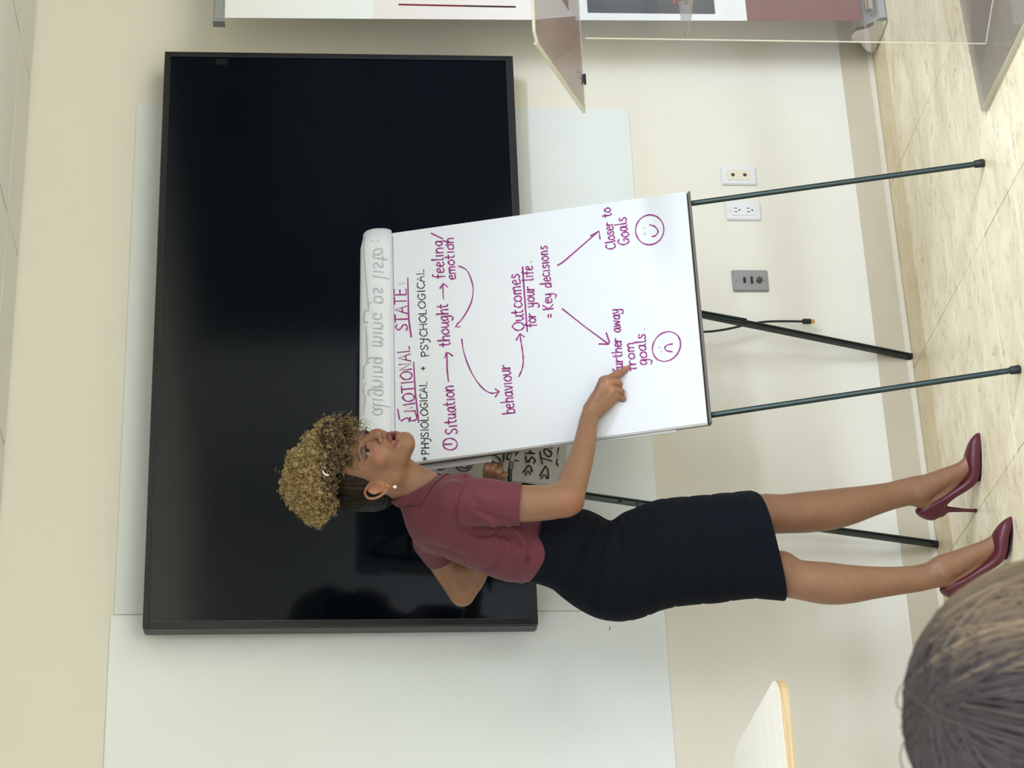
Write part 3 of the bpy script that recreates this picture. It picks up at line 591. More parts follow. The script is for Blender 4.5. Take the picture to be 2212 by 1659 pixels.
# ------------------------------------------------------------------ distance-field modelling
class Field:
    def __init__(s, lo, hi, h):
        s.lo = np.array(lo, np.float32); s.h = h; s.n = np.ceil((np.array(hi)-s.lo)/h).astype(int)+1
        s.f = np.full(s.n, .2, np.float32); s.ax = [s.lo[i]+h*np.arange(s.n[i], dtype=np.float32) for i in range(3)]
    def put(s, fn, lo, hi, k=.01, op='u'):
        lo = np.array(lo)-k-2*s.h-.004; hi = np.array(hi)+k+2*s.h+.004
        a = np.clip(((lo-s.lo)/s.h).astype(int), 0, s.n); b = np.clip(((hi-s.lo)/s.h).astype(int)+2, 0, s.n)
        if (b <= a).any(): return
        X = s.ax[0][a[0]:b[0], None, None]; Y = s.ax[1][None, a[1]:b[1], None]; Z = s.ax[2][None, None, a[2]:b[2]]
        d = fn(X, Y, Z).astype(np.float32); sub = s.f[a[0]:b[0], a[1]:b[1], a[2]:b[2]]
        if op == 'u':
            hh = np.clip(.5+.5*(sub-d)/k, 0, 1); sub[...] = sub*(1-hh)+d*hh-k*hh*(1-hh)
        else:
            d = -d; hh = np.clip(.5-.5*(sub-d)/k, 0, 1); sub[...] = sub*(1-hh)+d*hh+k*hh*(1-hh)
    def cap(s, a, b, ra, rb=None, k=.01, e=(1, 1, 1), op='u'):
        rb = ra if rb is None else rb; a = np.array(a, float); b = np.array(b, float); e = np.array(e, float)
        A = a/e; Bv = b/e-A; L2 = float(Bv@Bv)+1e-12
        def fn(X, Y, Z):
            x, y, z = X/e[0]-A[0], Y/e[1]-A[1], Z/e[2]-A[2]; t = np.clip((x*Bv[0]+y*Bv[1]+z*Bv[2])/L2, 0, 1)
            return (np.sqrt((x-t*Bv[0])**2+(y-t*Bv[1])**2+(z-t*Bv[2])**2)-(ra+(rb-ra)*t))*min(1, e.min())
        r = max(ra, rb)*e; s.put(fn, np.minimum(a, b)-r, np.maximum(a, b)+r, k, op)
    def ell(s, c, r, k=.01, op='u', rot=None):
        c = np.array(c, float); r = np.array(r, float); R = np.eye(3) if rot is None else rot
        def fn(X, Y, Z):
            x, y, z = X-c[0], Y-c[1], Z-c[2]; q = [(R[i, 0]*x+R[i, 1]*y+R[i, 2]*z) for i in range(3)]
            k0 = np.sqrt((q[0]/r[0])**2+(q[1]/r[1])**2+(q[2]/r[2])**2); k1 = np.sqrt((q[0]/r[0]**2)**2+(q[1]/r[1]**2)**2+(q[2]/r[2]**2)**2)
            return k0*(k0-1)/(k1+1e-6)
        m = r.max() if rot is not None else r; s.put(fn, c-m, c+m, k, op)
    def chain(s, pts, rs, k=.01, e=(1, 1, 1), sub=4):
        """one tapering limb through the joints, then melted into the rest"""
        K = catmull([np.array([*p, r]) for p, r in zip(pts, rs)], sub) if len(pts) > 2 else [np.array([*p, r]) for p, r in zip(pts, rs)]
        K = np.array(K); K[:, 3] = np.maximum(K[:, 3], min(rs)*.8); e = np.array(e, float); m = k+.006+2*s.h; rad = K[:, 3].max()*e+m
        a = np.clip(((K[:, :3].min(0)-rad-s.lo)/s.h).astype(int), 0, s.n); b = np.clip(((K[:, :3].max(0)+rad-s.lo)/s.h).astype(int)+2, 0, s.n)
        if (b <= a).any(): return
        T = np.full(b-a, .2, np.float32)
        for i in range(len(K)-1):
            p, q, r0, r1 = K[i, :3], K[i+1, :3], K[i, 3], K[i+1, 3]; rr_ = max(r0, r1)*e+m
            c = np.clip(((np.minimum(p, q)-rr_-s.lo)/s.h).astype(int), a, b); d = np.clip(((np.maximum(p, q)+rr_-s.lo)/s.h).astype(int)+2, a, b)
            if (d <= c).any(): continue
            A = p/e; Bv = q/e-A; L2 = float(Bv@Bv)+1e-12
            x = s.ax[0][c[0]:d[0], None, None]/e[0]-A[0]; y = s.ax[1][None, c[1]:d[1], None]/e[1]-A[1]; z = s.ax[2][None, None, c[2]:d[2]]/e[2]-A[2]
            t = np.clip((x*Bv[0]+y*Bv[1]+z*Bv[2])/L2, 0, 1); D = (np.sqrt((x-t*Bv[0])**2+(y-t*Bv[1])**2+(z-t*Bv[2])**2)-(r0+(r1-r0)*t)).astype(np.float32)
            w_ = T[c[0]-a[0]:d[0]-a[0], c[1]-a[1]:d[1]-a[1], c[2]-a[2]:d[2]-a[2]]; np.minimum(w_, D, out=w_)
        sub_ = s.f[a[0]:b[0], a[1]:b[1], a[2]:b[2]]; hh = np.clip(.5+.5*(sub_-T)/k, 0, 1); sub_[...] = sub_*(1-hh)+T*hh-k*hh*(1-hh)
    def mesh(s, smooth=1):
        f = s.f; S = f < 0; c8 = sum(S[a:a+s.n[0]-1, b:b+s.n[1]-1, c:c+s.n[2]-1].astype(np.int8) for a in (0, 1) for b in (0, 1) for c in (0, 1))
        act = (c8 > 0) & (c8 < 8); idx = np.argwhere(act); ids = np.full(act.shape, -1, np.int32); ids[act] = np.arange(len(idx))
        P = np.zeros((len(idx), 3)); W_c = np.zeros(len(idx))
        for ax in range(3):
            o1, o2 = [i for i in range(3) if i != ax]
            for b in (0, 1):
                for c in (0, 1):
                    p = idx.copy(); p[:, o1] += b; p[:, o2] += c; q = p.copy(); q[:, ax] += 1
                    fa = f[p[:, 0], p[:, 1], p[:, 2]]; fb = f[q[:, 0], q[:, 1], q[:, 2]]; m = (fa < 0) != (fb < 0)
                    t = fa[m]/(fa[m]-fb[m]); pp = p[m].astype(float); pp[:, ax] += t; P[m] += pp; W_c[m] += 1
        P /= W_c[:, None]; Q = []
        for ax in range(3):
            o1, o2 = (ax+1) % 3, (ax+2) % 3; sl = [slice(1, -1)]*3; a = [slice(0, n) for n in s.n]; b = list(a); a[ax] = slice(0, -1); b[ax] = slice(1, None)
            E = S[tuple(a)] != S[tuple(b)]; e = np.argwhere(E); e = e[(e[:, o1] > 0) & (e[:, o2] > 0) & (e[:, o1] < s.n[o1]-1) & (e[:, o2] < s.n[o2]-1)]
            ins = S[e[:, 0], e[:, 1], e[:, 2]]
            def cid(d1, d2): c = e.copy(); c[:, o1] += d1; c[:, o2] += d2; return ids[c[:, 0], c[:, 1], c[:, 2]]
            q = np.stack([cid(-1, -1), cid(0, -1), cid(0, 0), cid(-1, 0)], 1); q[~ins] = q[~ins][:, ::-1]; Q.append(q)
        Q = np.concatenate(Q); Q = Q[(Q >= 0).all(1)]
        for _ in range(smooth):
            ac = np.zeros_like(P); ct = np.zeros(len(P))
            for i, j in ((0, 1), (1, 2), (2, 3), (3, 0)):
                for x, y in ((i, j), (j, i)):
                    for d in range(3): ac[:, d] += np.bincount(Q[:, x], P[Q[:, y], d], len(P))
                    ct += np.bincount(Q[:, x], minlength=len(P))
            P = P*.4+.6*ac/np.maximum(ct, 1)[:, None]
        return s.lo+P*s.h, Q
def npmesh(name, V, Q, m, parent, col=None, smooth=True):
    me = bpy.data.meshes.new(name); V = np.asarray(V, np.float32); Q = np.asarray(Q, np.int32); k = Q.shape[1]
    me.vertices.add(len(V)); me.vertices.foreach_set('co', V.ravel()); me.loops.add(Q.size); me.loops.foreach_set('vertex_index', Q.ravel())
    me.polygons.add(len(Q)); me.polygons.foreach_set('loop_start', np.arange(0, Q.size, k, dtype=np.int32)); me.polygons.foreach_set('loop_total', np.full(len(Q), k, np.int32))
    me.update(calc_edges=True)
    if smooth: me.polygons.foreach_set('use_smooth', np.ones(len(Q), bool))
    if col is not None:
        at = me.color_attributes.new('paint', 'FLOAT_COLOR', 'POINT'); c = np.ones((len(V), 4), np.float32); c[:, :3] = col; at.data.foreach_set('color', c.ravel())
    return link(name, me, m, parent)
def vnorm(V, Q):
    n = np.cross(V[Q[:, 2]]-V[Q[:, 0]], V[Q[:, 3]]-V[Q[:, 1]]); N = np.zeros_like(V)
    for i in range(4):
        for d in range(3): N[:, d] += np.bincount(Q[:, i], n[:, d], len(V))
    return N/(np.linalg.norm(N, axis=1, keepdims=True)+1e-9)
def project(W_):
    d = W_-CAM; z = d@fw; return np.stack([829.5+F_PX*(d@rt)/z, 1106-F_PX*(d@up)/z], 1)
def linseg(P, a, b):
    a, b = np.array(a, float), np.array(b, float); ab = b-a; t = np.clip(((P-a)@ab)/(ab@ab+1e-9), 0, 1); return np.linalg.norm(P-a-t[:, None]*ab, axis=1)
def polyd(P, pts):
    pts = catmull(pts, 4); D = np.full(len(P), 1e9)
    for i in range(len(pts)-1): D = np.minimum(D, linseg(P, pts[i], pts[i+1]))
    return D
def folds(V, Q, lst, c=1.0):
    """creases modelled in the cloth: (polyline, depth m, half width px); only on the side it was seen on"""
    N = vnorm(V, Q); P = project(V); face = np.clip(-(N@fw)*2.5, 0, 1)
    off = np.zeros(len(V))
    for pts, amp, wd in lst:
        pa = np.array(pts, float); lo, hi = pa.min(0)-3*wd-12, pa.max(0)+3*wd+12; m = ((P > lo) & (P < hi)).all(1) & (face > 0)
        if m.any(): off[m] += c*amp*np.exp(-(polyd(P[m], pts)/wd)**2)*face[m]
    return V+N*off[:, None]
def lin(c): return np.array(srgb(c)[:3])

# ------------------------------------------------------------------ the presenter
SH = np.array([math.cos(YAW), -math.sin(YAW), 0]); FH = np.array([math.sin(YAW), math.cos(YAW), 0]); P0 = np.array([-.72, -.57, 0.])
TOW = np.stack([SH, FH, [0, 0, 1.]])                      # rows: the figure's side, depth and up axes
def Wp(u, v, t):
    d = ray(u, v); k = ((P0-CAM)@FH+t)/(d@FH); return CAM+d*k
def Q3(u, v, t): p = Wp(u, v, t)-P0; return np.array([p@SH, p@FH, p[2]])
def toW(V): return P0+V@TOW
PX = 1/882.
woman = empty('person', tuple(P0+np.array([0, 0, .0]))); tag(woman, 'person in burgundy polo shirt and black skirt pointing at the flip chart', 'person')
M_skin = mat('skin', (180, 128, 98), .46, spec=.4, attr='paint', noise=(26, .09), bump=(420, .06), sss=.03)
M_shirt = mat('burgundy_cloth', (96, 39, 52), .8, noise=(300, .08), bump=(900, .12), sheen=.06)
M_skirt = mat('black_bandage_cloth', (12, 16, 23), .9, spec=.12, noise=(300, .15), bump=(800, .15, (1, 1, 3)))
M_shoe = mat('burgundy_leather', (84, 22, 36), .42, spec=.45, noise=(30, .08), coat=.08)
M_sole = mat('shoe_sole', (26, 16, 20), .5)
SK = lin((136, 98, 72)); SK_D = lin((150, 96, 68)); SK_R = lin((170, 96, 78))

# --- arms, torso and legs
lo = np.array([-.50, -.26, .0]); hi = np.array([.44, .34, 1.48])
B_ = Field(lo, hi, .0028)
def ch(pts, k=.012, e=(1, 1, 1)): B_.chain([Q3(*p[:3]) for p in pts], [p[3]*PX for p in pts], k, e)
# torso under the clothes
ch([(455, 1300, .02, 70), (462, 1240, .02, 60), (475, 1130, .02, 58), (520, 1030, .02, 66), (556, 950, .01, 62)], (.03), (1, 1.3, 1))
ch([(492, 940, .12, 34), (560, 975, -.10, 36)], .03); ch([(556, 950, .01, 50), (600, 895, .0, 42)], .03)
# legs
LEGA = [(490, 1350, .055, 54), (528, 1560, .085, 46), (547, 1640, .11, 46), (549, 1690, .12, 44), (552, 1735, .13, 46), (557, 1785, .14, 46), (565, 1830, .15, 43), (577, 1880, .165, 36), (588, 1925, .18, 31.5), (597, 1962, .19, 31.5), (600, 1985, .195, 30)]
LEGB = [(430, 1350, -.01, 62), (426, 1560, -.025, 48), (420, 1640, -.032, 44), (417, 1685, -.04, 47), (407, 1725, -.045, 43), (399, 1784, -.045, 46), (397, 1830, -.05, 42.5), (400, 1882, -.052, 36), (404, 1935, -.055, 31), (410, 1985, -.055, 29), (419, 2022, -.055, 29.5)]
ch(LEGA, .012); ch(LEGB, .012)
for L, t0 in ((LEGA, 1), (LEGB, 1)):      # calves stand a little behind the shin
    pass
B_.ell(Q3(444, 1688, -.055), (.022, .022, .024), .03)
# feet
ch([(601, 1980, .195, 28.5), (610, 2005, .195, 27), (629, 2043, .192, 21), (650, 2084, .19, 17), (690, 2104, .18, 8)], .012, (1, 1.15, 1)); ch([(592, 1975, .195, 25), (571, 2006, .20, 15), (600, 2046, .195, 13), (650, 2088, .19, 14)], .012, (1, 1.1, 1))
B_.ell(Q3(592, 1990, .168), (.011, .010, .012), .02)
def mapB(u, v):
    f = np.interp(u, [534, 664, 724], [0, 1, 2]); du = np.interp(f, [0, 1, 2], [-170, -167, -181]); dv = np.interp(f, [0, 1, 2], [51, 60, 71]); return u+du, v+dv
ch([(*mapB(601, 1980), -.055, 28.5), (*mapB(610, 2005), -.055, 27), (*mapB(629, 2043), -.058, 21), (*mapB(650, 2084), -.06, 17), (*mapB(690, 2104), -.07, 8)], .012, (1, 1.15, 1)); ch([(*mapB(592, 1975), -.055, 25), (*mapB(571, 2006), -.05, 15), (*mapB(600, 2046), -.055, 13), (*mapB(650, 2088), -.06, 14)], .012, (1, 1.1, 1))
B_.ell(Q3(422, 2040, -.082), (.011, .010, .012), .02)
# right arm
ch([(566, 985, -.11, 40), (570, 1080, -.135, 40), (571, 1130, -.14, 39.5), (573, 1180, -.145, 37.5), (577, 1215, -.145, 35.5)], .014)
ch([(583, 1226, -.14, 33), (622, 1240, -.10, 31.5), (660, 1253, -.06, 27.5), (700, 1263, -.02, 24.5), (740, 1270, .025, 21), (760, 1275, .05, 17)], .02)
B_.ell(Q3(572, 1243, -.135), (.016, .017, .014), .02)
# left arm, its hand held in front of the chest
ch([(500, 930, .14, 36), (455, 950, .18, 32), (415, 975, .19, 31), (376, 997, .18, 27)], .014); B_.ell(Q3(425, 1003, .18), (.026, .024, .026), .02); ch([(376, 1001, .18, 23), (412, 1026, .175, 25), (470, 1040, .17, 25), (560, 1058, .18, 20), (600, 1064, .185, 18)], .014)
bodyV, bodyQ = B_.mesh(1)
# --- hands on a finer grid
def hand(prims, lo, hi, h=.0016, extra=None):
    H = Field(lo, hi, h)
    for pts, k, e in prims: H.chain([Q3(*p[:3]) for p in pts], [p[3]*PX for p in pts], k, e)
    if extra: extra(H)
    return H.mesh(1)
a = np.array([Q3(u, v, t) for u, v in ((735, 1240), (880, 1385)) for t in (-.02, .18)])
rh = [([(722, 1267, .005, 20), (742, 1270, .028, 21), (762, 1275, .05, 20), (778, 1281, .06, 19)], .012, (1, 1, 1)),
      ([(772, 1279, .055, 16), (800, 1290, .068, 14), (834, 1304, .083, 12.5)], .008, (1, 1, 1)),
      ([(770, 1284, .052, 15), (798, 1299, .064, 13), (830, 1312, .073, 11)], .008, (1, 1, 1)),
      ([(768, 1289, .052, 13), (790, 1308, .064, 12.5), (818, 1322, .073, 10.5)], .008, (1, 1, 1)),
      ([(766, 1286, .056, 12), (786, 1313, .070, 11.5), (804, 1331, .078, 10)], .008, (1, 1, 1)),
      ([(784, 1300, .085, 14), (812, 1312, .098, 12)], .014, (1, 1, 1)),
      ([(836, 1305, .086, 12), (841, 1318, .092, 10), (848, 1330, .102, 9.6), (855, 1343, .113, 8.6), (860, 1350, .119, 7.8), (864.5, 1358.5, .126, 6.0)], .003, (1, 1, 1)),
      ([(830, 1313, .074, 10), (833, 1326, .072, 9), (830, 1337, .076, 8.4), (820, 1334, .098, 7.8), (812, 1322, .104, 7)], .0014, (1, 1, 1)),
      ([(817, 1322, .074, 9.5), (817, 1334, .073, 8.6), (812, 1342, .078, 8.2), (803, 1338, .098, 7.6), (798, 1326, .104, 7)], .0014, (1, 1, 1)),
      ([(803, 1330, .079, 9), (801, 1340, .08, 8), (796, 1346, .085, 7.4), (790, 1340, .10, 7), (788, 1330, .106, 6.4)], .0014, (1, 1, 1)),
      ([(776, 1272, .07, 13), (800, 1284, .094, 11), (822, 1300, .108, 9.4), (834, 1316, .112, 8.2), (838, 1326, .112, 7)], .008, (1, 1, 1))]
def tend(H):
    for q in (((826, 1321, .062), (824, 1334, .064), (819, 1345, .074)), ((811, 1329, .064), (808, 1340, .066), (802, 1348, .078))):
        for i in (0, 1): H.cap(Q3(*q[i]), Q3(*q[i+1]), .0021, .0021, .003, op='s')
    H.cap(Q3(824, 1308, .058), Q3(808, 1300, .052), .0016, .0012, .004, op='s'); H.cap(Q3(813, 1316, .058), Q3(798, 1306, .052), .0016, .0012, .004, op='s')
    for q in ((834, 1311, .0655), (820, 1321, .066), (806, 1331, .0705)): H.ell(Q3(*q), (.0058, .005, .0058), .006)
    for p, q in (((775, 1280, .033), (829, 1310, .0665)), ((774, 1286, .034), (815, 1319, .067)), ((779, 1274, .04), (833, 1303, .072))): H.cap(Q3(*p), Q3(*q), .0016, .0024, .006)
    H.cap(Q3(757, 1268, .029), Q3(796, 1296, .0495), .0011, .0011, .004); H.cap(Q3(790, 1291, .0475), Q3(812, 1300, .0585), .001, .001, .004)
rV, rQ = hand(rh, a.min(0), a.max(0), .0015, tend)
a = np.array([Q3(u, v, t) for u, v in ((575, 1035), (690, 1110)) for t in (.12, .25)])
lh = [([(590, 1062, .185, 18), (612, 1066, .185, 18)], .01, (1, 1, 1)), ([(612, 1062, .185, 17), (632, 1060, .185, 16)], .01, (1, 1, 1)), ([(612, 1075, .185, 16), (630, 1078, .187, 14)], .01, (1, 1, 1)),
      ([(630, 1051, .17, 8.4), (646, 1051, .155, 8), (655, 1055, .165, 7.4), (650, 1060, .19, 7)], .0025, (1, 1, 1)), ([(630, 1062, .165, 8.6), (644, 1064, .15, 8.2), (652, 1067, .16, 7.6), (648, 1068, .185, 7)], .0025, (1, 1, 1)),
      ([(626, 1074, .165, 8.6), (638, 1077, .15, 8), (645, 1081, .16, 7.4), (640, 1080, .185, 7)], .0025, (1, 1, 1)), ([(622, 1084, .17, 8), (630, 1088, .158, 7.4), (634, 1092, .165, 7), (630, 1090, .185, 6.4)], .0025, (1, 1, 1)),
      ([(604, 1058, .2, 10), (626, 1060, .205, 9), (648, 1072, .2, 8), (656, 1082, .195, 7)], .006, (1, 1, 1))]
lV, lQ = hand(lh, a.min(0), a.max(0), .0017)

# --- head, neck and face, in the head's own axes: x to her right, y forward, z up
HA = math.radians(43); HC = Q3(650, 797, 0)
HX = np.array([-math.sin(HA), -math.cos(HA), 0]); HY = np.array([math.cos(HA), -math.sin(HA), 0]); HP = math.radians(6); HM = np.stack([HX, HY*math.cos(HP)+np.array([0, 0, 1])*math.sin(HP), np.array([0, 0, 1.])*math.cos(HP)-HY*math.sin(HP)])
def toH(q): return (np.array(q)-HC)@HM.T
def fromH(V): return HC+np.asarray(V)@HM
H = Field((-.095, -.15, -.2), (.095, .13, .13), .00145)
H.ell((0, -.018, .026), (.069, .092, .086), .02)
H.ell((0, .036, .0), (.058, .052, .088), .03); H.ell((0, .052, -.05), (.043, .04, .055), .025)
H.ell((0, .074, -.094), (.017, .015, .0165), .02)
for s in (-1, 1):
    H.cap((s*.051, .008, -.062), (s*.012, .073, -.097), .013, .012, .028); H.cap((s*.055, -.002, -.02), (s*.051, .008, -.06), .012, .012, .03)
    H.ell((s*.037, .064, -.027), (.02, .019, .019), .018); H.cap((s*.014, .088, .016), (s*.042, .073, .015), .006, .006, .018)
    H.ell((s*.031, .1, -.001), (.0145, .016, .0105), .014, 's'); H.ell((s*.031, .0765, -.002), (.0135, .0122, .0125), .004); H.ell((s*.031, .0772, .0042), (.0150, .0138, .0098), .002)
    H.cap((s*.0155, .0875, -.0005), (s*.046, .0765, .0015), .0012, .0012, .003); H.cap((s*.018, .0875, .0085), (s*.031, .0895, .0075), .003, .0034, .006); H.cap((s*.031, .0895, .0075), (s*.046, .079, .005), .0034, .0025, .006)
    H.ell((s*.024, .094, -.066), (.008, .008, .016), .012, 's')
H.cap((0, .090, .008), (0, .106, -.027), .0055, .0082, .011); H.ell((0, .109, -.0325), (.0085, .0085, .0075), .006)
for s in (-1, 1): H.ell((s*.0125, .0985, -.0365), (.0068, .0088, .006), .005); H.ell((s*.0075, .1035, -.0425), (.0036, .0045, .003), .002, 's'); H.cap((s*.014, .097, -.046), (s*.029, .084, -.068), .003, .002, .008, op='s') if False else None
H.ell((0, .085, -.066), (.027, .016, .022), .014)
UL = [(-.024, .0855, -.0675), (-.013, .097, -.0615), (-.004, .103, -.058), (0, .1025, -.059), (.004, .103, -.058), (.013, .097, -.0615), (.024, .0855, -.0675)]; LL = [(-.023, .086, -.0685), (-.012, .096, -.077), (0, .100, -.0805), (.012, .096, -.077), (.023, .086, -.0685)]
H.ell((0, .101, -.0685), (.0145, .014, .0048), .003, 's')
H.chain(UL, [.0022, .0042, .0048, .0046, .0048, .0042, .0022], .0025); H.chain(LL, [.002, .0052, .0064, .0052, .002], .003)
H.ell((0, .1055, -.0683), (.0095, .011, .0034), .0018, 's')
# neck into the shoulders
nb1, nb0 = toH(Q3(638, 842, .0)), toH(Q3(592, 915, .005)); H.cap(nb1, nb0, .048, .053, .03); H.cap(toH(Q3(655, 862, -.012)), toH(Q3(622, 930, -.01)), .012, .014, .03)
H.cap((.058, -.02, -.045), toH(Q3(627, 925, -.02)), .009, .008, .02)
# ears
for s in (-1, 1):
    er = [(.066, .016, -.030), (.071, .019, -.012), (.077, .012, .004), (.082, -.003, .0115), (.086, -.018, .006), (.086, -.022, -.01), (.081, -.018, -.027), (.074, -.006, -.042), (.068, .006, -.050), (.065, .012, -.044)]
    er = [(s*x, y, z) for x, y, z in er]; H.ell((s*.070, -.002, -.018), (.0075, .018, .028), .006)
    H.chain([tuple(p) for p in catmull(er, 3)], [.0034]*28, .0022); H.chain([(s*.076, -.006, .002), (s*.079, -.012, -.012), (s*.073, -.006, -.030)], [.003, .003, .003], .003)
    H.ell((s*.082, .004, -.016), (.010, .009, .0125), .004, 's'); H.ell((s*.069, .009, -.047), (.006, .0065, .0075), .004); H.ell((s*.069, .014, -.019), (.004, .004, .005), .003)
hV, hQ = H.mesh(1)
def smooth01(x, a, b): t = np.clip((x-a)/(b-a), 0, 1); return t*t*(3-2*t)
def chaind(V, pts):
    D = np.full(len(V), 1e9)
    for i in range(len(pts)-1): D = np.minimum(D, linseg(V, pts[i], pts[i+1]))
    return D
ch_ = np.tile(SK, (len(hV), 1))
def paint(C_, m, c): C_ += (lin(c)-C_)*m[:, None]
for s in (-1, 1):
    paint(ch_, .35*np.exp(-(np.linalg.norm((hV-(s*.038, .082, -.03))/(.024, .03, .02), axis=1))**2), (166, 100, 80))
    lid = np.exp(-(np.linalg.norm((hV-(s*.032, .087, .005))/(.021, .03, .0095), axis=1))**2.5); paint(ch_, .85*lid, (82, 56, 64))
    paint(ch_, (1-smooth01(chaind(hV, [(s*.0155, .0885, -.001), (s*.031, .0915, -.001), (s*.048, .078, .0015)]), .001, .0028))*.95, (28, 20, 24))
    paint(ch_, (1-smooth01(chaind(hV, [(s*.0175, .0885, -.006), (s*.031, .090, -.0085), (s*.046, .078, -.003)]), .0006, .0024))*.6, (70, 44, 46))
    paint(ch_, (1-smooth01(chaind(hV, [(s*.013, .095, .0165), (s*.030, .092, .0225), (s*.050, .075, .017)]), .002, .0048))*.85, (66, 44, 38))
    paint(ch_, (1-smooth01(np.linalg.norm(hV-(s*.0075, .1035, -.043), axis=1), .0025, .0045))*.85, (60, 26, 24))
    paint(ch_, np.exp(-(np.linalg.norm((hV-(s*.078, -.004, -.018))/(.02, .02, .03), axis=1))**4)*.55, (206, 136, 106))
lipm = np.maximum(1-smooth01(chaind(hV, UL)-.0045, -.0002, .0014), 1-smooth01(chaind(hV, LL)-.0056, -.0002, .0014)); paint(ch_, lipm*.95, (116, 48, 54))
paint(ch_, 1-smooth01(np.linalg.norm((hV-(0, .097, -.0683))/(.0125, .014, .0042), axis=1), .75, 1.05), (34, 10, 14))
paint(ch_, smooth01(-hV[:, 1], -.045, -.02)*smooth01(hV[:, 2], .01, .03), (40, 30, 26))
hW = toW(fromH(hV))
# join the pieces of the one body mesh
parts = [(toW(bodyV), bodyQ), (toW(rV), rQ), (toW(lV), lQ)]
Vs, Qs, Cs, n = [], [], [], 0
for V, Q in parts:
    c = np.tile(SK, (len(V), 1)); Vs.append(V); Qs.append(Q+n); Cs.append(c); n += len(V)
Vs.append(hW); Qs.append(hQ+n); Cs.append(ch_)
bV, bQ, bC = np.concatenate(Vs), np.concatenate(Qs), np.concatenate(Cs)
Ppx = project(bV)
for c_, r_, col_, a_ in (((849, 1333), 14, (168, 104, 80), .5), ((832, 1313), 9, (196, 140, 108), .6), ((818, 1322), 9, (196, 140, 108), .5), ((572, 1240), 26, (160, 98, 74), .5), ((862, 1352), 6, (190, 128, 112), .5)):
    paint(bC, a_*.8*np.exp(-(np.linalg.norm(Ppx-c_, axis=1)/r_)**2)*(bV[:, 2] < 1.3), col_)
npmesh('body', bV, bQ, M_skin, woman, bC)
# fingernail
nl = MB(); p = [Wp(*q) for q in ((867.2, 1350, .1098), (868, 1355, .113), (864.3, 1356, .112), (863.2, 1351, .1095))]
M_nail = mat('nail', (172, 124, 108), .3)
nl.slab([q-FH*.0015 for q in p], FH*.001).build('fingernail', M_nail, woman, bevel=.0003)
# eyes
M_eye = mat('eye_white', (150, 140, 134), .3); M_iris = mat('iris', (14, 9, 8), .35, spec=.3)
for s in (-1, 1):
    c0 = np.array([s*.031, .0775, -.001]); mb = MB(); mb.lathe([(.0001, -.0125)]+[(.0125*math.sin(a), -.0125*math.cos(a)) for a in np.linspace(.2, 2.94, 12)]+[(.0001, .0125)], (0, 0, 0), 20)
    V = toW(fromH(np.array(mb.v)+c0)); eb = raw('eye', V, mb.f, M_eye, woman, smooth=True)
    gd = np.array([.12, .95, -.30]); gd /= np.linalg.norm(gd); ax_ = np.cross(gd, [0, 0, 1.]); ax_ /= np.linalg.norm(ax_); ay_ = np.cross(ax_, gd); iv = [c0+.01275*gd]; iff = []
    for r_i, an in enumerate((.16, .32, .48)):
        for k in range(16): th = 2*math.pi*k/16; iv.append(c0+.01275*(math.cos(an)*gd+math.sin(an)*(math.cos(th)*ax_+math.sin(th)*ay_)))
    iff = [(0, 1+k, 1+(k+1) % 16) for k in range(16)]+[(1+r*16+k, 17+r*16+k, 17+r*16+(k+1) % 16, 1+r*16+(k+1) % 16) for r in (0, 1) for k in range(16)]
    raw('iris', toW(fromH(np.array(iv))), iff, M_iris, eb, smooth=True)
    mb = MB()
    for k in range(9):
        f = k/8; b0 = np.array([s*(.018+.028*f), .0895-.010*f*f, -.0008-.001*f]); mb.tube([b0, b0+(s*.001+s*.002*f, .006, -.001), b0+(s*.002+s*.003*f, .010, .002)], [.0006, .0005, .0002], 4)
    raw('eyelashes', toW(fromH(np.array(mb.v))), mb.f, M_blackp, woman)
# earring: gold stud cluster and a pearl drop
mb = MB(); 
for p, r in (((.0735, .0075, -.043), .0032), ((.0742, .004, -.047), .0024), ((.0735, .0025, -.0505), .0018)):
    n = len(mb.v); mb.lathe([(r*math.sin(a), -r*math.cos(a)) for a in np.linspace(.15, 2.99, 8)], p, 12)
ear = raw('gold_ear_stud', toW(fromH(np.array(mb.v))), mb.f, M_gold, woman, smooth=True)
mb = MB().lathe([(.0001+.0042*math.sin(a)*(1.1 if a < 1.6 else .85), -.005*math.cos(a)) for a in np.linspace(.1, 3.04, 10)], (.0745, .0005, -.0615), 14)
raw('pearl_drop', toW(fromH(np.array(mb.v))), mb.f, mat('pearl', (246, 242, 236), .15, coat=.5), woman, smooth=True)

# --- polo shirt
lo = np.array([Q3(u, v, t) for u, v in ((380, 830), (660, 1230)) for t in (-.24, .28)])
S_ = Field(lo.min(0), lo.max(0), .0027)
def sh(pts, k=.02, e=(1, 1, 1)): S_.chain([Q3(*p[:3]) for p in pts], [p[3]*PX for p in pts], k, e)
sh([(474, 1150, .02, 70), (480, 1110, .02, 79), (506, 1055, .02, 84), (528, 1000, .02, 84), (545, 955, .01, 76)], .03, (1, 1.42, 1))
sh([(505, 935, .10, 46), (548, 945, -.03, 56), (568, 978, -.10, 50)], .03)
sh([(556, 940, .0, 60), (592, 905, .0, 50), (605, 885, .0, 47)], .025)
sh([(574, 985, -.12, 46), (575, 1040, -.14, 51), (571, 1090, -.145, 47), (569, 1150, -.147, 44)], .012)
sh([(490, 932, .13, 42), (450, 955, .185, 36), (425, 972, .19, 36)], .014)
sh([(600, 960, -.06, 30), (612, 1000, -.05, 26)], .03)
sh([(600, 960, .06, 30), (612, 1000, .06, 26)], .03)
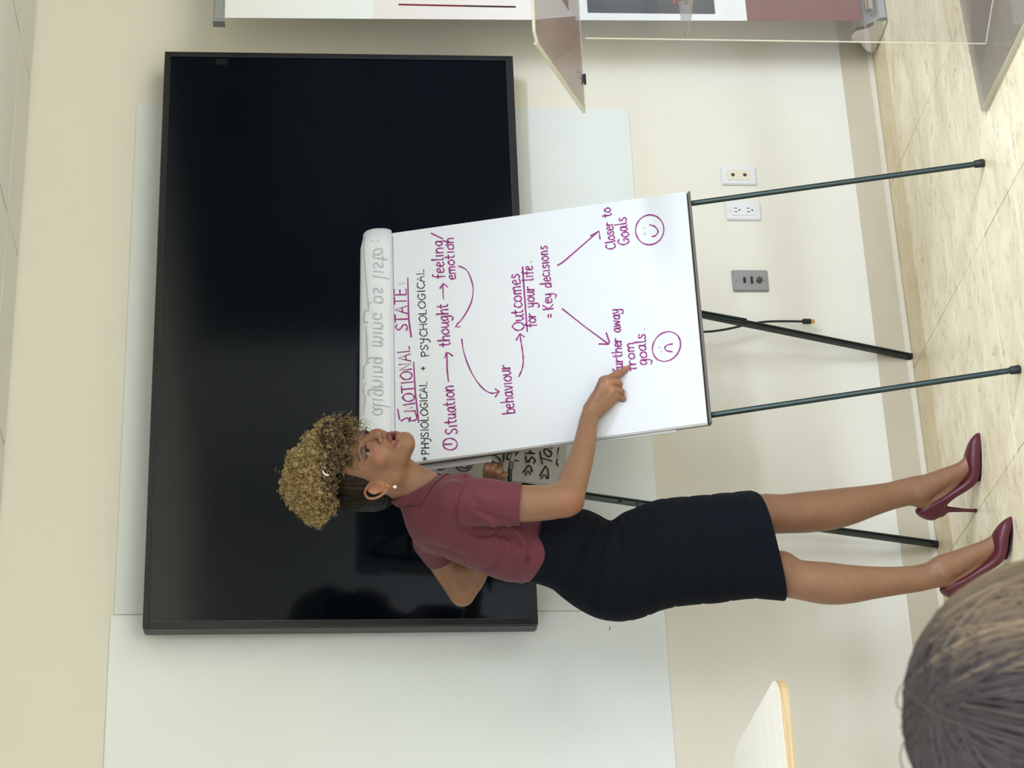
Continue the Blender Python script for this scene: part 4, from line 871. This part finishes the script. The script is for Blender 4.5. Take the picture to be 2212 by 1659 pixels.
def halfspace(F_, a, b, t, k=.002):   # cut away what lies on the right of the line a -> b in the figure's side plane
    A, B = Q3(*a, t), Q3(*b, t); d = B-A; n = np.array([d[2], 0, -d[0]]); n /= np.linalg.norm(n)
    F_.put(lambda X, Y, Z: -((X-A[0])*n[0]+(Z-A[2])*n[2])+0*Y, F_.lo, F_.lo+F_.h*F_.n, k, 's')
# hem, neck and sleeve openings
def cutbox(F_, c, n, R, k=.002):
    c = np.array(c); n = np.array(n, float); n /= np.linalg.norm(n)
    F_.put(lambda X, Y, Z: np.maximum(-((X-c[0])*n[0]+(Y-c[1])*n[1]+(Z-c[2])*n[2]), np.sqrt((X-c[0])**2+(Y-c[1])**2+(Z-c[2])**2)-R), c-R, c+R, k, 's')
hA, hB = Q3(401, 1146, .0), Q3(556, 1216, .0); d = hB-hA; nn = np.array([d[2], 0, -d[0]]); nn = nn if nn[2] < 0 else -nn
cutbox(S_, (hA+hB)/2, nn, .18)
nA, nB_ = Q3(580, 850, 0), Q3(628, 934, 0); d = nB_-nA; nn = np.array([-d[2], 0, d[0]]); nn = nn if nn[0] > 0 else -nn
cutbox(S_, (nA+nB_)/2, nn+np.array([0, -.12*np.linalg.norm(nn), 0]), .12)
S_.cap(Q3(640, 840, 0), Q3(588, 925, .0), .0505, .054, .003, op='s')
sl = Q3(569, 1130, -.147)-Q3(571, 1090, -.145); cutbox(S_, Q3(569, 1126, -.147), sl/np.linalg.norm(sl)+np.array([0, -.12, 0]), .085); S_.cap(Q3(570, 1100, -.1455), Q3(568, 1160, -.147), .0455, .0455, .002, op='s')
sl = Q3(415, 975, .19)-Q3(455, 950, .18); cutbox(S_, Q3(443, 958, .186), sl, .085); S_.cap(Q3(452, 952, .18), Q3(405, 980, .19), .0372, .0372, .002, op='s')
sV, sQ = S_.mesh(2)
sW = toW(sV); n_ = rng.normal(0, 1, 3)
sW = folds(sW, sQ, [([(640, 1013), (612, 1000), (585, 990), (540, 985), (515, 1005), (503, 1035), (505, 1065), (517, 1078)], -.0035, 4),
    ([(605, 1005), (560, 990), (525, 1000), (512, 1030)], .0025, 7),
    ([(500, 1070), (490, 1040), (505, 1005)], .004, 9), ([(505, 1072), (500, 1100), (480, 1125), (440, 1140)], -.004, 6), ([(515, 1068), (512, 1110), (497, 1140), (485, 1160)], .0035, 7),
    ([(524, 1110), (505, 1135), (478, 1148), (430, 1132)], -.0042, 6), ([(520, 1100), (486, 1130), (440, 1128), (404, 1126)], .005, 6), ([(520, 1090), (470, 1110), (420, 1105)], -.003, 6),
    ([(540, 1150), (530, 1175)], -.002, 6), ([(517, 1078), (490, 1085), (450, 1075), (430, 1050)], -.0035, 8), ([(510, 1060), (470, 1050), (440, 1020)], .0025, 12),
    ([(545, 1036), (535, 1052), (518, 1075), (528, 1095)], .0035, 6), ([(555, 1030), (540, 1070), (532, 1100)], -.003, 6), ([(590, 1015), (560, 1040), (555, 1080), (557, 1130)], -.0015, 8), ([(580, 1040), (581, 1130)], .0015, 5),
    
    ([(480, 925), (470, 965), (455, 1000)], -.003, 6), ([(566, 870), (530, 895), (495, 925)], .001, 8), ([(558, 1108), (600, 1105)], 0, 5), ([(610, 1106), (575, 1121), (528, 1112)], -.001, 2)], 1.5)
shirt = npmesh('polo_shirt', sW, sQ, M_shirt, woman)
# folded collar: the band of cloth round the neck, lifted off the shirt
nnw = nn/np.linalg.norm(nn)+np.array([0, -.12, 0]); nnw /= np.linalg.norm(nnw); cc = (nA+nB_)/2; dp = (sV-cc)@(-nnw); rel = sV-cc; rad_ = np.linalg.norm(rel-np.outer(rel@nnw, nnw), axis=1)
lim = .030+.012*np.clip((rel@(nB_-nA)/np.linalg.norm(nB_-nA))/.05, -1, 1.6)
inb = (dp > -.006) & (dp < lim) & (rad_ < .105); fq = sQ[inb[sQ].all(1)]; us = np.unique(fq); mp_ = np.full(len(sV), -1); mp_[us] = np.arange(len(us))
cn = vnorm(sW, sQ)[us]; base_ = toW(sV)[us]
cb_ = base_+cn*.0034; cf = mp_[fq]; ed = np.sort(np.concatenate([cf[:, [i, (i+1) % 4]] for i in range(4)]), 1); ue, ct_ = np.unique(ed, axis=0, return_counts=True); be = ue[ct_ == 1]
for _ in range(14):
    ac_ = np.zeros_like(cb_); cn_ = np.zeros(len(cb_))
    for i, j in ((0, 1), (1, 0)):
        for d_ in range(3): ac_[:, d_] += np.bincount(be[:, i], cb_[be[:, j], d_], len(cb_))
        cn_ += np.bincount(be[:, i], minlength=len(cb_))
    m_ = cn_ == 2; cb_[m_] = .5*cb_[m_]+.5*ac_[m_]/2
o = npmesh('collar', cb_, cf, M_shirt, shirt); md = o.modifiers.new('t', 'SOLIDIFY'); md.thickness = .0022; md.offset = -1

# --- pencil skirt: banded loft
rings = [((404, 1132), (562, 1168), .108), ((398, 1160), (562, 1205), .110), ((387, 1191), (562, 1240), .114), ((372, 1210), (558, 1268), .118), ((352, 1236), (549, 1290), .124), ((334, 1266), (537, 1312), .130), ((322, 1296), (536, 1326), .133),
         ((317, 1334), (552, 1350), .135), ((321, 1362), (563, 1378), .136), ((330, 1396), (573, 1404), .136), ((343, 1425), (579, 1425), .135), ((349, 1455), (582, 1442), .134), ((354, 1484), (584, 1468), .134), ((356, 1513.6), (586, 1492), .134), ((359, 1542), (587.5, 1515), .134),
         ((363, 1570), (589.5, 1540), .133), ((368, 1597), (592, 1565), .132), ((369, 1624.5), (594, 1590), .133), ((368, 1652), (595.5, 1608), .134), ((365.5, 1681), (597, 1627), .134)]
seam = {9, 11, 13, 15, 17}
SK_N = 72; SV = []; rows = []
ringc = [(Q3(*a, .02+.012*i/19), Q3(*b, .02+.012*i/19), d+.026*i/19) for i, (a, b, d) in enumerate(rings)]
def ringat(f):
    i = min(int(f), len(ringc)-2); g = f-i; A0, B0, d0 = ringc[i]; A1, B1, d1 = ringc[i+1]
    def cr(j):
        return ringc[max(0, min(len(ringc)-1, j))]
    out = []
    for c in range(3):
        p0, p1, p2, p3 = cr(i-1)[c], cr(i)[c], cr(i+1)[c], cr(i+2)[c]; out.append(.5*((2*p1)+(-p0+p2)*g+(2*p0-5*p1+4*p2-p3)*g*g+(-p0+3*p1-3*p2+p3)*g**3))
    return out
M_ROW = 8; tot = (len(rings)-1)*M_ROW
for r in range(tot+1):
    f = r/M_ROW; A, B, d = ringat(f); c = (A+B)/2; hx = (B-A)/2; sm = min([abs(f-s) for s in seam]); g_ = -.0026*math.exp(-(sm*M_ROW/.7)**2)+.0012*math.sin(min(sm, 1)*math.pi/2)
    if f < 8: g_ = 0
    for k in range(SK_N):
        a = 2*math.pi*k/SK_N; cx, sx = math.cos(a), math.sin(a); e = .92-.32*smooth01(np.array(r/tot), .45, 1.0)
        x_ = math.copysign(abs(cx)**e, cx); y_ = math.copysign(abs(sx)**e, sx)
        p = c+hx*x_*(1+g_*9)+np.array([0, d+g_, 0])*y_; SV.append(p)
for e_, sc_ in ((1, .985), (2, .96)):     # turned-in hem
    A, B, d = ringat(len(rings)-1-.001); c = (A+B)/2+np.array([0, 0, .004*(e_-1)+(.012 if e_ == 2 else -.001)]); hx = (B-A)/2
    for k in range(SK_N):
        a = 2*math.pi*k/SK_N; cx, sx = math.cos(a), math.sin(a); SV.append(c+hx*math.copysign(abs(cx)**.6, cx)*sc_+np.array([0, d*sc_, 0])*math.copysign(abs(sx)**.6, sx))
nr = tot+3; SQ = np.array([(i*SK_N+k, (i+1)*SK_N+k, (i+1)*SK_N+(k+1) % SK_N, i*SK_N+(k+1) % SK_N) for i in range(nr-1) for k in range(SK_N)])
SV = np.array(SV)
# finer mesh so that the creases hold
def subdiv(V, nrow, ncol, m):
    G = V.reshape(nrow, ncol, 3); G2 = np.stack([G*(1-j/m)+np.roll(G, -1, 1)*(j/m) for j in range(m)], 2).reshape(nrow, ncol*m, 3); return G2
G2 = subdiv(SV, nr, SK_N, 3); nc = SK_N*3; kx = np.arange(nc)
for _ in range(3): G2 = .5*G2+.25*(np.roll(G2, 1, 1)+np.roll(G2, -1, 1))
SQ = np.array([(i*nc+k, i*nc+(k+1) % nc, (i+1)*nc+(k+1) % nc, (i+1)*nc+k) for i in range(nr-1) for k in range(nc)])
KV = toW(G2.reshape(-1, 3))
if (vnorm(KV, SQ)[::37]*(KV[::37]-KV.mean(0))).sum(1).mean() < 0: SQ = SQ[:, ::-1]
KV = folds(KV, SQ, [([(540, 1322), (525, 1280), (470, 1252), (372, 1226)], -.005, 5), ([(540, 1326), (530, 1328), (510, 1310), (449, 1296), (357, 1281)], -.005, 5), ([(534, 1330), (520, 1336), (487, 1338), (370, 1342)], -.004, 4.5),
    ([(536, 1320), (500, 1288), (440, 1262)], .004, 8), ([(532, 1335), (490, 1318), (440, 1312), (380, 1308)], .004, 9), ([(552, 1262), (520, 1262), (480, 1250)], -.003, 5), ([(556, 1250), (500, 1225), (420, 1205)], .003, 9), ([(550, 1296), (520, 1296), (480, 1280)], .003, 6), ([(420, 1180), (390, 1225)], -.0015, 4)])
npmesh('pencil_skirt', KV, SQ, M_skirt, woman)

# --- court shoes
secs = [(724.5, 2117, 2111, .003), (716, 2118, 2101, .012), (703, 2118, 2092, .020), (685, 2117, 2086, .029), (664, 2115, 2081, .0355), (648, 2114.5, 2083, .0375), (634, 2113, 2084, .0375), (618, 2109, 2075, .035), (602, 2092, 2051, .031), (588, 2066, 2030, .029), (574, 2048, 2004, .0285), (562, 2040, 1976, .027), (550, 2034, 1977, .025), (541, 2026, 1988, .020), (534.5, 2018, 2004, .009)]
def shoe(mp, t0, t1, name):
    V, n = [], 20
    for (u, vb, vt, w_) in secs:
        f = (u-535)/190; t = t0+(t1-t0)*f
        for k in range(n):
            a = 2*math.pi*k/n; cv = (vb+vt)/2-math.cos(a)*(vt-vb)/2*(-1); uu = u
            sag = 1-.28*max(0, -math.cos(a)) if False else 1
            yy = math.copysign(abs(math.sin(a))**(.75 if math.cos(a) > 0 else .9), math.sin(a))
            cc = math.copysign(abs(math.cos(a))**(.5 if math.cos(a) > 0 else .85), math.cos(a)); vv = (vb+vt)/2+cc*(vb-vt)/2
            V.append(toW(Q3(*mp(uu, vv), t)+np.array([0, yy*w_, 0])))
    m_ = len(secs); Fc = [(i*n+k, i*n+(k+1) % n, (i+1)*n+(k+1) % n, (i+1)*n+k) for i in range(m_-1) for k in range(n)]+[tuple(range(n))[::-1], tuple((m_-1)*n+k for k in range(n))]
    mb = MB(); mb.add(V, Fc); o = mb.build(name, M_shoe, woman, smooth=True)
    md = o.modifiers.new('s', 'SUBSURF'); md.levels = 2; md.render_levels = 2
    tt = lambda u: t0+(t1-t0)*(u-535)/190
    hp = Wp(*mp(556, 2107), tt(556)); hp[2] = .004
    MB().tube(catmull([Wp(*mp(u, v), tt(u)) for u, v in ((553, 2018), (557, 2036), (558.5, 2050))]+[Wp(*mp(558, 2052), tt(556))*.45+hp*.55, hp], 4), list(np.interp(np.linspace(0, 1, 17), [0, .25, .5, .75, 1], [.019, .0165, .0078, .0046, .0045])), 14).build('heel', M_shoe, o, smooth=True)
    MB().tube([hp*[1, 1, 0]+[0, 0, .006], hp*[1, 1, 0]+[0, 0, .0005]], .0052, 14).build('heel_tip', M_sole, o, smooth=True)
    cs = [(724, 2117, .002), (703, 2118, .018), (680, 2117, .027), (655, 2115, .032), (632, 2113, .031), (620, 2110, .026)]
    fz = lambda p: np.array([p[0], p[1], max(.0006, p[2]-.001)])
    A = [fz(Wp(*mp(u, v), tt(u))-FH*w_) for u, v, w_ in cs]; B = [fz(Wp(*mp(u, v), tt(u))+FH*w_) for u, v, w_ in cs][::-1]
    MB().slab(A+B, (0, 0, .0015)).build('sole', M_sole, o)
shoe(lambda u, v: (u, v), .210, .180, 'court_shoe')
shoe(mapB, -.040, -.085, 'court_shoe')

# --- marker pen in the left hand
mk = empty('marker_pen', tuple(Wp(645, 1101, .17))); tag(mk, 'black marker pen held in the left hand behind the flip chart', 'marker')
MB().tube([Wp(600, 1100, .168), Wp(648, 1102, .168)], .0058, 14).build('barrel', M_blackp, mk, smooth=True)
MB().tube([Wp(646, 1102, .168), Wp(650, 1104, .168), Wp(661, 1105, .168), Wp(663, 1105, .168)], [.0068, .007, .0062, .005], 14).build('grip', mat('marker_grip', (70, 74, 74), .3), mk, smooth=True)
MB().tube([Wp(662, 1105, .168), Wp(678, 1106, .168), Wp(683, 1106.5, .168)], [.005, .0048, .0032], 14).build('cap', mat('marker_cap', (150, 152, 148), .2), mk, smooth=True)

# ------------------------------------------------------------------ hair
def strands(name, paths, rad, m, parent, cols, sides=4):
    """many thin tubes of equal point count as one mesh; paths (N, K, 3) in room measure, rad (N,) or scalar, cols (N, 3) or (N, K, 3)"""
    P = np.asarray(paths, float); N, K = P.shape[:2]; T = np.gradient(P, axis=1); T /= np.linalg.norm(T, axis=2, keepdims=True)+1e-9
    ref = np.array([.31, .22, .92]); A = np.cross(T, ref); A /= np.linalg.norm(A, axis=2, keepdims=True)+1e-9; B = np.cross(T, A)
    r = np.broadcast_to(np.asarray(rad, float), (N,))[:, None]*np.interp(np.linspace(0, 1, K), [0, .1, .75, 1], [.8, 1, .9, .25])[None]
    th = 2*np.pi*np.arange(sides)/sides; V = P[:, :, None]+r[:, :, None, None]*(np.cos(th)[None, None, :, None]*A[:, :, None]+np.sin(th)[None, None, :, None]*B[:, :, None])
    ix = np.arange(N*K*sides).reshape(N, K, sides); a = ix[:, :-1]; b = ix[:, 1:]; Q = np.stack([a, np.roll(a, -1, 2), np.roll(b, -1, 2), b], -1).reshape(-1, 4)
    c = np.asarray(cols, float); c = c[:, None] if c.ndim == 2 else c; C_ = np.broadcast_to(c[:, :, None], (N, K, sides, 3)).reshape(-1, 3)
    return npmesh(name, V.reshape(-1, 3), Q, m, parent, C_)
M_curl = mat('curly_hair', (180, 150, 96), .42, spec=.45, attr='paint')
M_slick = mat('slick_hair', (24, 22, 24), .5, spec=.18, attr='paint')
M_mass = mat('hair_mass', (96, 74, 44), .7, attr='paint', noise=(70, .45), bump=(160, 1.0))
BL = [lin(c) for c in ((192, 168, 116), (172, 146, 96), (212, 190, 142), (150, 124, 80), (184, 152, 96))]
DK = [lin(c) for c in ((44, 34, 26), (62, 48, 34), (34, 28, 24), (86, 66, 40))]
# slick dark sides and back lie over the skull
HH = Field((-.09, -.13, -.1), (.09, .10, .14), .0017)
HH.ell((0, -.024, .026), (.0745, .1005, .0905), .02); HH.ell((0, -.058, -.012), (.062, .068, .06), .03)
def hairline(X, Y, Z):   # positive outside the hair
    lim = np.interp(Z, [-.09, -.065, -.045, -.03, -.012, .0, .02, .04, .06, .12], [-.04, -.030, -.022, .024, .028, .030, .044, .056, .062, .075])
    return Y-lim+0*X
HH.put(lambda X, Y, Z: -hairline(X, Y, Z)*.8, HH.lo, HH.lo+HH.h*HH.n, .006, 's')
HH.put(lambda X, Y, Z: (Z+.068-.3*(Y+.05))+0*X, HH.lo, HH.lo+HH.h*HH.n, .006, 's')
for s in (-1, 1): HH.ell((s*.082, -.004, -.018), (.022, .022, .032), .004, 's')
sv, sq = HH.mesh(1)
# comb furrows running up and back from the hairline
fl_ = sv[:, 2]*.80+sv[:, 1]*.6; ac = np.arctan2(sv[:, 2]+.10, -sv[:, 1]+.16)
sv = sv*(1+.010*np.sin(ac*150+2*np.sin(ac*37))[:, None]*np.array([1, .3, .3]))
slk = npmesh('slicked_hair', toW(fromH(sv)), sq, M_slick, woman, np.tile(lin((13, 12, 14)), (len(sv), 1)))
# fine combed strands
E1 = (np.array([0, -.024, .026]), np.array([.0755, .1018, .0915])); E2 = (np.array([0, -.058, -.012]), np.array([.063, .0692, .061]))
def surf(p):
    o = np.array([0, -.04, .008]); d = p-o; d = d/np.linalg.norm(d); best = 0
    for c_, r_ in (E1, E2):
        oc = (o-c_)/r_; dd = d/r_; A_ = dd@dd; B2 = oc@dd; C2 = oc@oc-1; disc = B2*B2-A_*C2
        if disc > 0: best = max(best, (-B2+math.sqrt(disc))/A_)
    return o+d*(best+.0008)
N = 900; K = 12; hub = np.array([0, -.035, .108]); paths = []; cols = []
for i in range(N):
    s = 1 if rng.random() < .75 else -1; f = rng.random()
    if f < .55: st = np.array([s*.07, rng.uniform(-.01, .045), rng.uniform(-.012, .04)])
    else: st = np.array([s*rng.uniform(.01, .066), rng.uniform(-.09, -.02), rng.uniform(-.085, -.01)])
    en = hub+rng.normal(0, .012, 3); pt = []
    for k in range(K):
        t = k/(K-1); p = st*(1-t)+en*t; p = surf(p)*1.0+0.0006*math.sin(i); 
        pt.append(p)
    paths.append(pt); c = DK[rng.integers(3)]*.55; cols.append(c if rng.random() < .95 else BL[3]*.3)
strands('combed_strands', toW(fromH(np.array(paths))), rng.uniform(.0005, .0011, N), M_slick, slk, np.array(cols))
# the curly mass on top and over the forehead
CM = Field(*(lambda a: (a.min(0), a.max(0)))(np.array([Q3(u, v, t) for u, v in ((505, 590), (785, 820)) for t in (-.13, .13)])), .0026)
BLOB = [(650, 664, -.0, 44, 1.5), (612, 656, .0, 45, 1.5), (585, 668, .0, 38, 1.4), (553, 680, .0, 24, 1.5), (690, 686, -.005, 32, 1.6), (720, 712, -.02, 31, 1.5), (736, 740, -.03, 17, 1.5), (704, 730, -.055, 22, 1.0), (674, 726, -.06, 22, 1.0), (664, 752, -.07, 9, 1), (650, 700, -.05, 36, 1.0), (610, 695, -.045, 28, 1), (575, 700, -.03, 22, 1)]
for u, v, t, r, e in BLOB: CM.cap(Q3(u, v, t), Q3(u+1, v, t), r*PX, r*PX, .018, (1, e, 1))
mv, mq = CM.mesh(1); mW = toW(mv); mN = vnorm(mW, mq); mP = project(mW)
def curlcol(p, j):
    """blond crown, dark roots over the fringe with blond tips"""
    u, v = p; line = 704-.12*(u-560); d = (v-line)/22+rng.normal(0, .35)
    return d

nz = (np.sin(mv@np.array([190, 90, 140]))*np.sin(mv@np.array([-80, 170, 120]))*np.sin(mv@np.array([110, -130, 180])))
mW2 = mW+mN*(nz*.006-.005)[:, None]
mix = smooth01(mP[:, 1]-(706-.1*(mP[:, 0]-560)), -14, 16); mc = lin((150, 124, 80))*(1-mix[:, None])+lin((40, 31, 24))*mix[:, None]
mass = npmesh('curly_hair', mW2, mq, M_mass, woman, mc)
def curls(n, sel, seed, length, crad, thick, down, outw, colf, K=26, turns=(2.2, 4.5)):
    r_ = np.random.default_rng(seed); ids = np.flatnonzero(sel); pick = ids[r_.integers(0, len(ids), n)]
    base = mW2[pick]; nor = mN[pick]; out = []; cols = []; t = np.linspace(0, 1, K)
    for b, nn_, pi in zip(base, nor, pick):
        d = nn_*outw+np.array([0, 0, -1])*down+r_.normal(0, .55, 3); d -= nn_*(d@nn_)*(.62); d /= np.linalg.norm(d)+1e-9
        L = length*r_.uniform(.55, 1.3); a = np.cross(d, r_.normal(0, 1, 3)); a /= np.linalg.norm(a); c = np.cross(d, a); R_ = crad*r_.uniform(.6, 1.3); w_ = 2*np.pi*r_.uniform(*turns); ph = r_.uniform(0, 6.28)
        bend = r_.normal(0, .25, 3); drop = np.array([0, 0, -1])*L*.3*down
        P = b-nn_*.003+np.outer(t, d*L)+np.outer(t**2, bend*L*.5+drop)+R_*np.minimum(t*5, 1)[:, None]*(np.cos(w_*t+ph)[:, None]*a+np.sin(w_*t+ph)[:, None]*c)+np.outer(np.sin(t*np.pi)*.006, nn_)
        out.append(P); cols.append(colf(mP[pi], r_, K))
    return np.array(out), np.array(cols), r_.uniform(thick*.7, thick*1.25, n)
def blond(p, r_, K):
    d = (p[1]-(704-.1*(p[0]-560)))/16+r_.normal(0, .5); c0 = BL[r_.integers(5)]*r_.uniform(.7, 1.12); k0 = DK[r_.integers(4)]
    if d < 0: return np.tile(c0, (K, 1))
    x = np.linspace(0, 1, K)[:, None]; f = np.clip((x-.35)*2.2, 0, 1)*(.95 if r_.random() < .6 else .25); return k0*(1-f)+c0*.85*f
top = mP[:, 1] < 720; fr = (mP[:, 1] >= 690) & (mP[:, 0] > 640)
P1, C1, R1 = curls(3600, top, 3, .021, .0034, .0008, .3, .5, blond)
P2, C2, R2 = curls(1300, fr & (mP[:, 1] < 752), 5, .025, .003, .0008, .8, .3, blond)
P3, C3, R3_ = curls(230, top | fr, 9, .026, .004, .0004, .2, 1.0, blond)
P4, C4, R4 = curls(60, fr & (mP[:, 1] > 735), 13, .046, .0035, .0006, 1.6, .1, blond); P3 = np.concatenate([P3, P4]); C3 = np.concatenate([C3, C4]); R3_ = np.concatenate([R3_, R4])
strands('curls', P1, R1, M_curl, mass, C1); strands('fringe_curls', P2, R2, M_curl, mass, C2); strands('loose_curls', P3, R3_, M_curl, mass, C3)
# pale hair tie at the base of the curls
MB().tube([Wp(643, 697, -.098), Wp(637, 699, -.10), Wp(633, 705, -.10), Wp(632, 711, -.10)], [.0015, .0022, .0022, .0012], 10).build('hair_tie', M_plate, woman, smooth=True)

# ------------------------------------------------------------------ seated listener in the foreground, seen from behind
FG = CAM+ray(142, 2334)*1.52; FG = np.array([FG[0], FG[1], FG[2]])
li = empty('person', (FG[0], FG[1], 0)); tag(li, 'person with straight dark brown hair seen from behind in the lower foreground corner', 'person')
G = Field(FG+np.array([-.36, -.30, -.92]), FG+np.array([.36, .55, .16]), .006)
f2, s2 = FH, SH
def g(s_, t_, z_): return FG+s2*s_+f2*t_+np.array([0, 0, z_])
hc = g(-.01, 0, 0)
G.ell(hc, (.074, .088, .098), .02); G.ell(g(-.01, .045, -.05), (.05, .05, .06), .03); G.cap(g(-.01, -.01, -.06), g(-.01, -.02, -.2), .052, .058, .03)
G.cap(g(-.16, -.02, -.25), g(.14, -.02, -.25), .06, .06, .05); G.chain([g(-.01, -.02, -.24), g(-.01, -.03, -.4), g(-.01, -.03, -.6), g(-.01, -.03, -.76)], [.10, .13, .125, .14], .05)
for s in (-1, 1):
    G.chain([g(s*.18-.01, -.02, -.25), g(s*.22-.01, 0, -.42), g(s*.21, .02, -.52)], [.055, .045, .04], .03); G.chain([g(s*.21, .02, -.52), g(s*.15, .16, -.56), g(s*.06, .26, -.57)], [.038, .034, .028], .02)
    G.chain([g(s*.09, 0, -.76), g(s*.10, .40, -.72)], [.085, .065], .04); G.cap(g(s*.035, .09, -.005), g(s*.036, .092, -.006), .011, .011, .008, op='s')
G.cap(g(-.01, .092, .0), g(-.01, .112, -.03), .008, .011, .01); G.cap(g(-.03, .09, -.065), g(.01, .09, -.065), .006, .006, .005)
gv, gq = G.mesh(1); cl = np.where((gv[:, 2] < FG[2]-.19)[:, None], lin((46, 48, 58)), SK); npmesh('body', gv, gq, mat('listener', (200, 160, 140), .7, attr='paint'), li, cl)
sp = []
for s in (-1, 1):
    lg_ = []
# hair: long straight strands from a side parting over the head and down the back
NS_ = 2600; K = 16; pth = []; cl = []
R_h = np.array([.106, .114, .104])
for i in range(NS_):
    az = rng.uniform(0, 2*math.pi); part = np.array([.02, rng.uniform(-.07, .09), 0]); x0 = part
    out = np.array([math.cos(az), math.sin(az)]); rr_ = rng.uniform(.93, 1.04); P = []
    for k in range(K):
        t = k/(K-1)
        if t < .5:
            a = t/.5*math.pi/2; q = np.array([x0[0]*(1-t*2)+out[0]*R_h[0]*math.sin(a), x0[1]*(1-t*2)+out[1]*R_h[1]*math.sin(a), R_h[2]*math.cos(a)*(1 if t else 1)])
            q = q/np.array([*R_h]); q = q/np.linalg.norm(q)*R_h*rr_
        else:
            f = (t-.5)*2; q = np.array([out[0]*R_h[0]*(1-.25*f), out[1]*R_h[1]*(1-.22*f), -.30*f])*np.array([rr_, rr_, 1])
            q[0] += .006*math.sin(f*5+i); q[1] += .006*math.sin(f*4+i*1.7)
        P.append(q)
    if out[1] > .62 and abs(out[0]) < .78: continue       # face side stays open
    P = np.array(P)@np.stack([s2, f2, [0, 0, 1.]])+hc+np.array([0, 0, .012])
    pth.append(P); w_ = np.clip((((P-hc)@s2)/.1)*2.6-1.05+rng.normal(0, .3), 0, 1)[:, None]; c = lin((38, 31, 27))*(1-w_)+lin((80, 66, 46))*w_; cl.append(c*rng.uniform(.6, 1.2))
M_lh = mat('brown_hair', (70, 58, 50), .6, spec=.15, attr='paint')
cap_ = Field(hc-.14, hc+.15, .005); cap_.ell(hc+np.array([0, 0, .008])-FH*.006, (.098, .106, .099), .01); cap_.ell(hc+FH*.085-np.array([0, 0, .05]), (.06, .05, .085), .01, 's')
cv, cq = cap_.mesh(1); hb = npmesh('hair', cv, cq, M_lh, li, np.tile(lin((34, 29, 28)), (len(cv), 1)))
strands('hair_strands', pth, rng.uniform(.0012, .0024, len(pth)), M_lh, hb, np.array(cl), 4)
fly = [[Wf for Wf in catmull([CAM+ray(u, v)*1.5 for u, v in q], 4)] for q in (((330, 2060), (270, 2015), (220, 1980), (175, 1945), (150, 1937), (132, 1940), (128, 1952), (150, 1975)), ((90, 1985), (60, 1955), (30, 1945), (0, 1950), (-40, 1975)), ((120, 1975), (95, 1950), (85, 1944)))]
for f_ in fly: MB().tube(f_, .00035, 6).build('flyaway_strand', M_lh, hb, smooth=True)
# plain chair under the listener
chr_ = empty('stacking_chair', (FG[0], FG[1], 0)); tag(chr_, 'dark stacking chair under the seated listener', 'chair')
gz = lambda s_, t_, z_: np.array([FG[0], FG[1], 0])+s2*s_+f2*t_+np.array([0, 0, z_])
sz = FG[2]-.76-.15
MB().slab([gz(-.22, -.2, sz-.03), gz(.22, -.2, sz-.03), gz(.22, .24, sz-.03), gz(-.22, .24, sz-.03)], (0, 0, .03)).build('seat', M_blackp, chr_, bevel=.01)
MB().slab([gz(-.21, -.235, sz+.12), gz(.21, -.235, sz+.12), gz(.21, -.25, sz+.4), gz(-.21, -.25, sz+.4)], -f2*.02).build('backrest', M_blackp, chr_, bevel=.008)
for s in (-1, 1):
    MB().tube([gz(s*.2, -.2, .001), gz(s*.2, -.21, sz), gz(s*.2, -.24, sz+.38)], .011, 10).build('leg', M_alu, chr_, smooth=True); MB().tube([gz(s*.2, .22, .001), gz(s*.2, .2, sz-.03)], .011, 10).build('leg', M_alu, chr_, smooth=True)
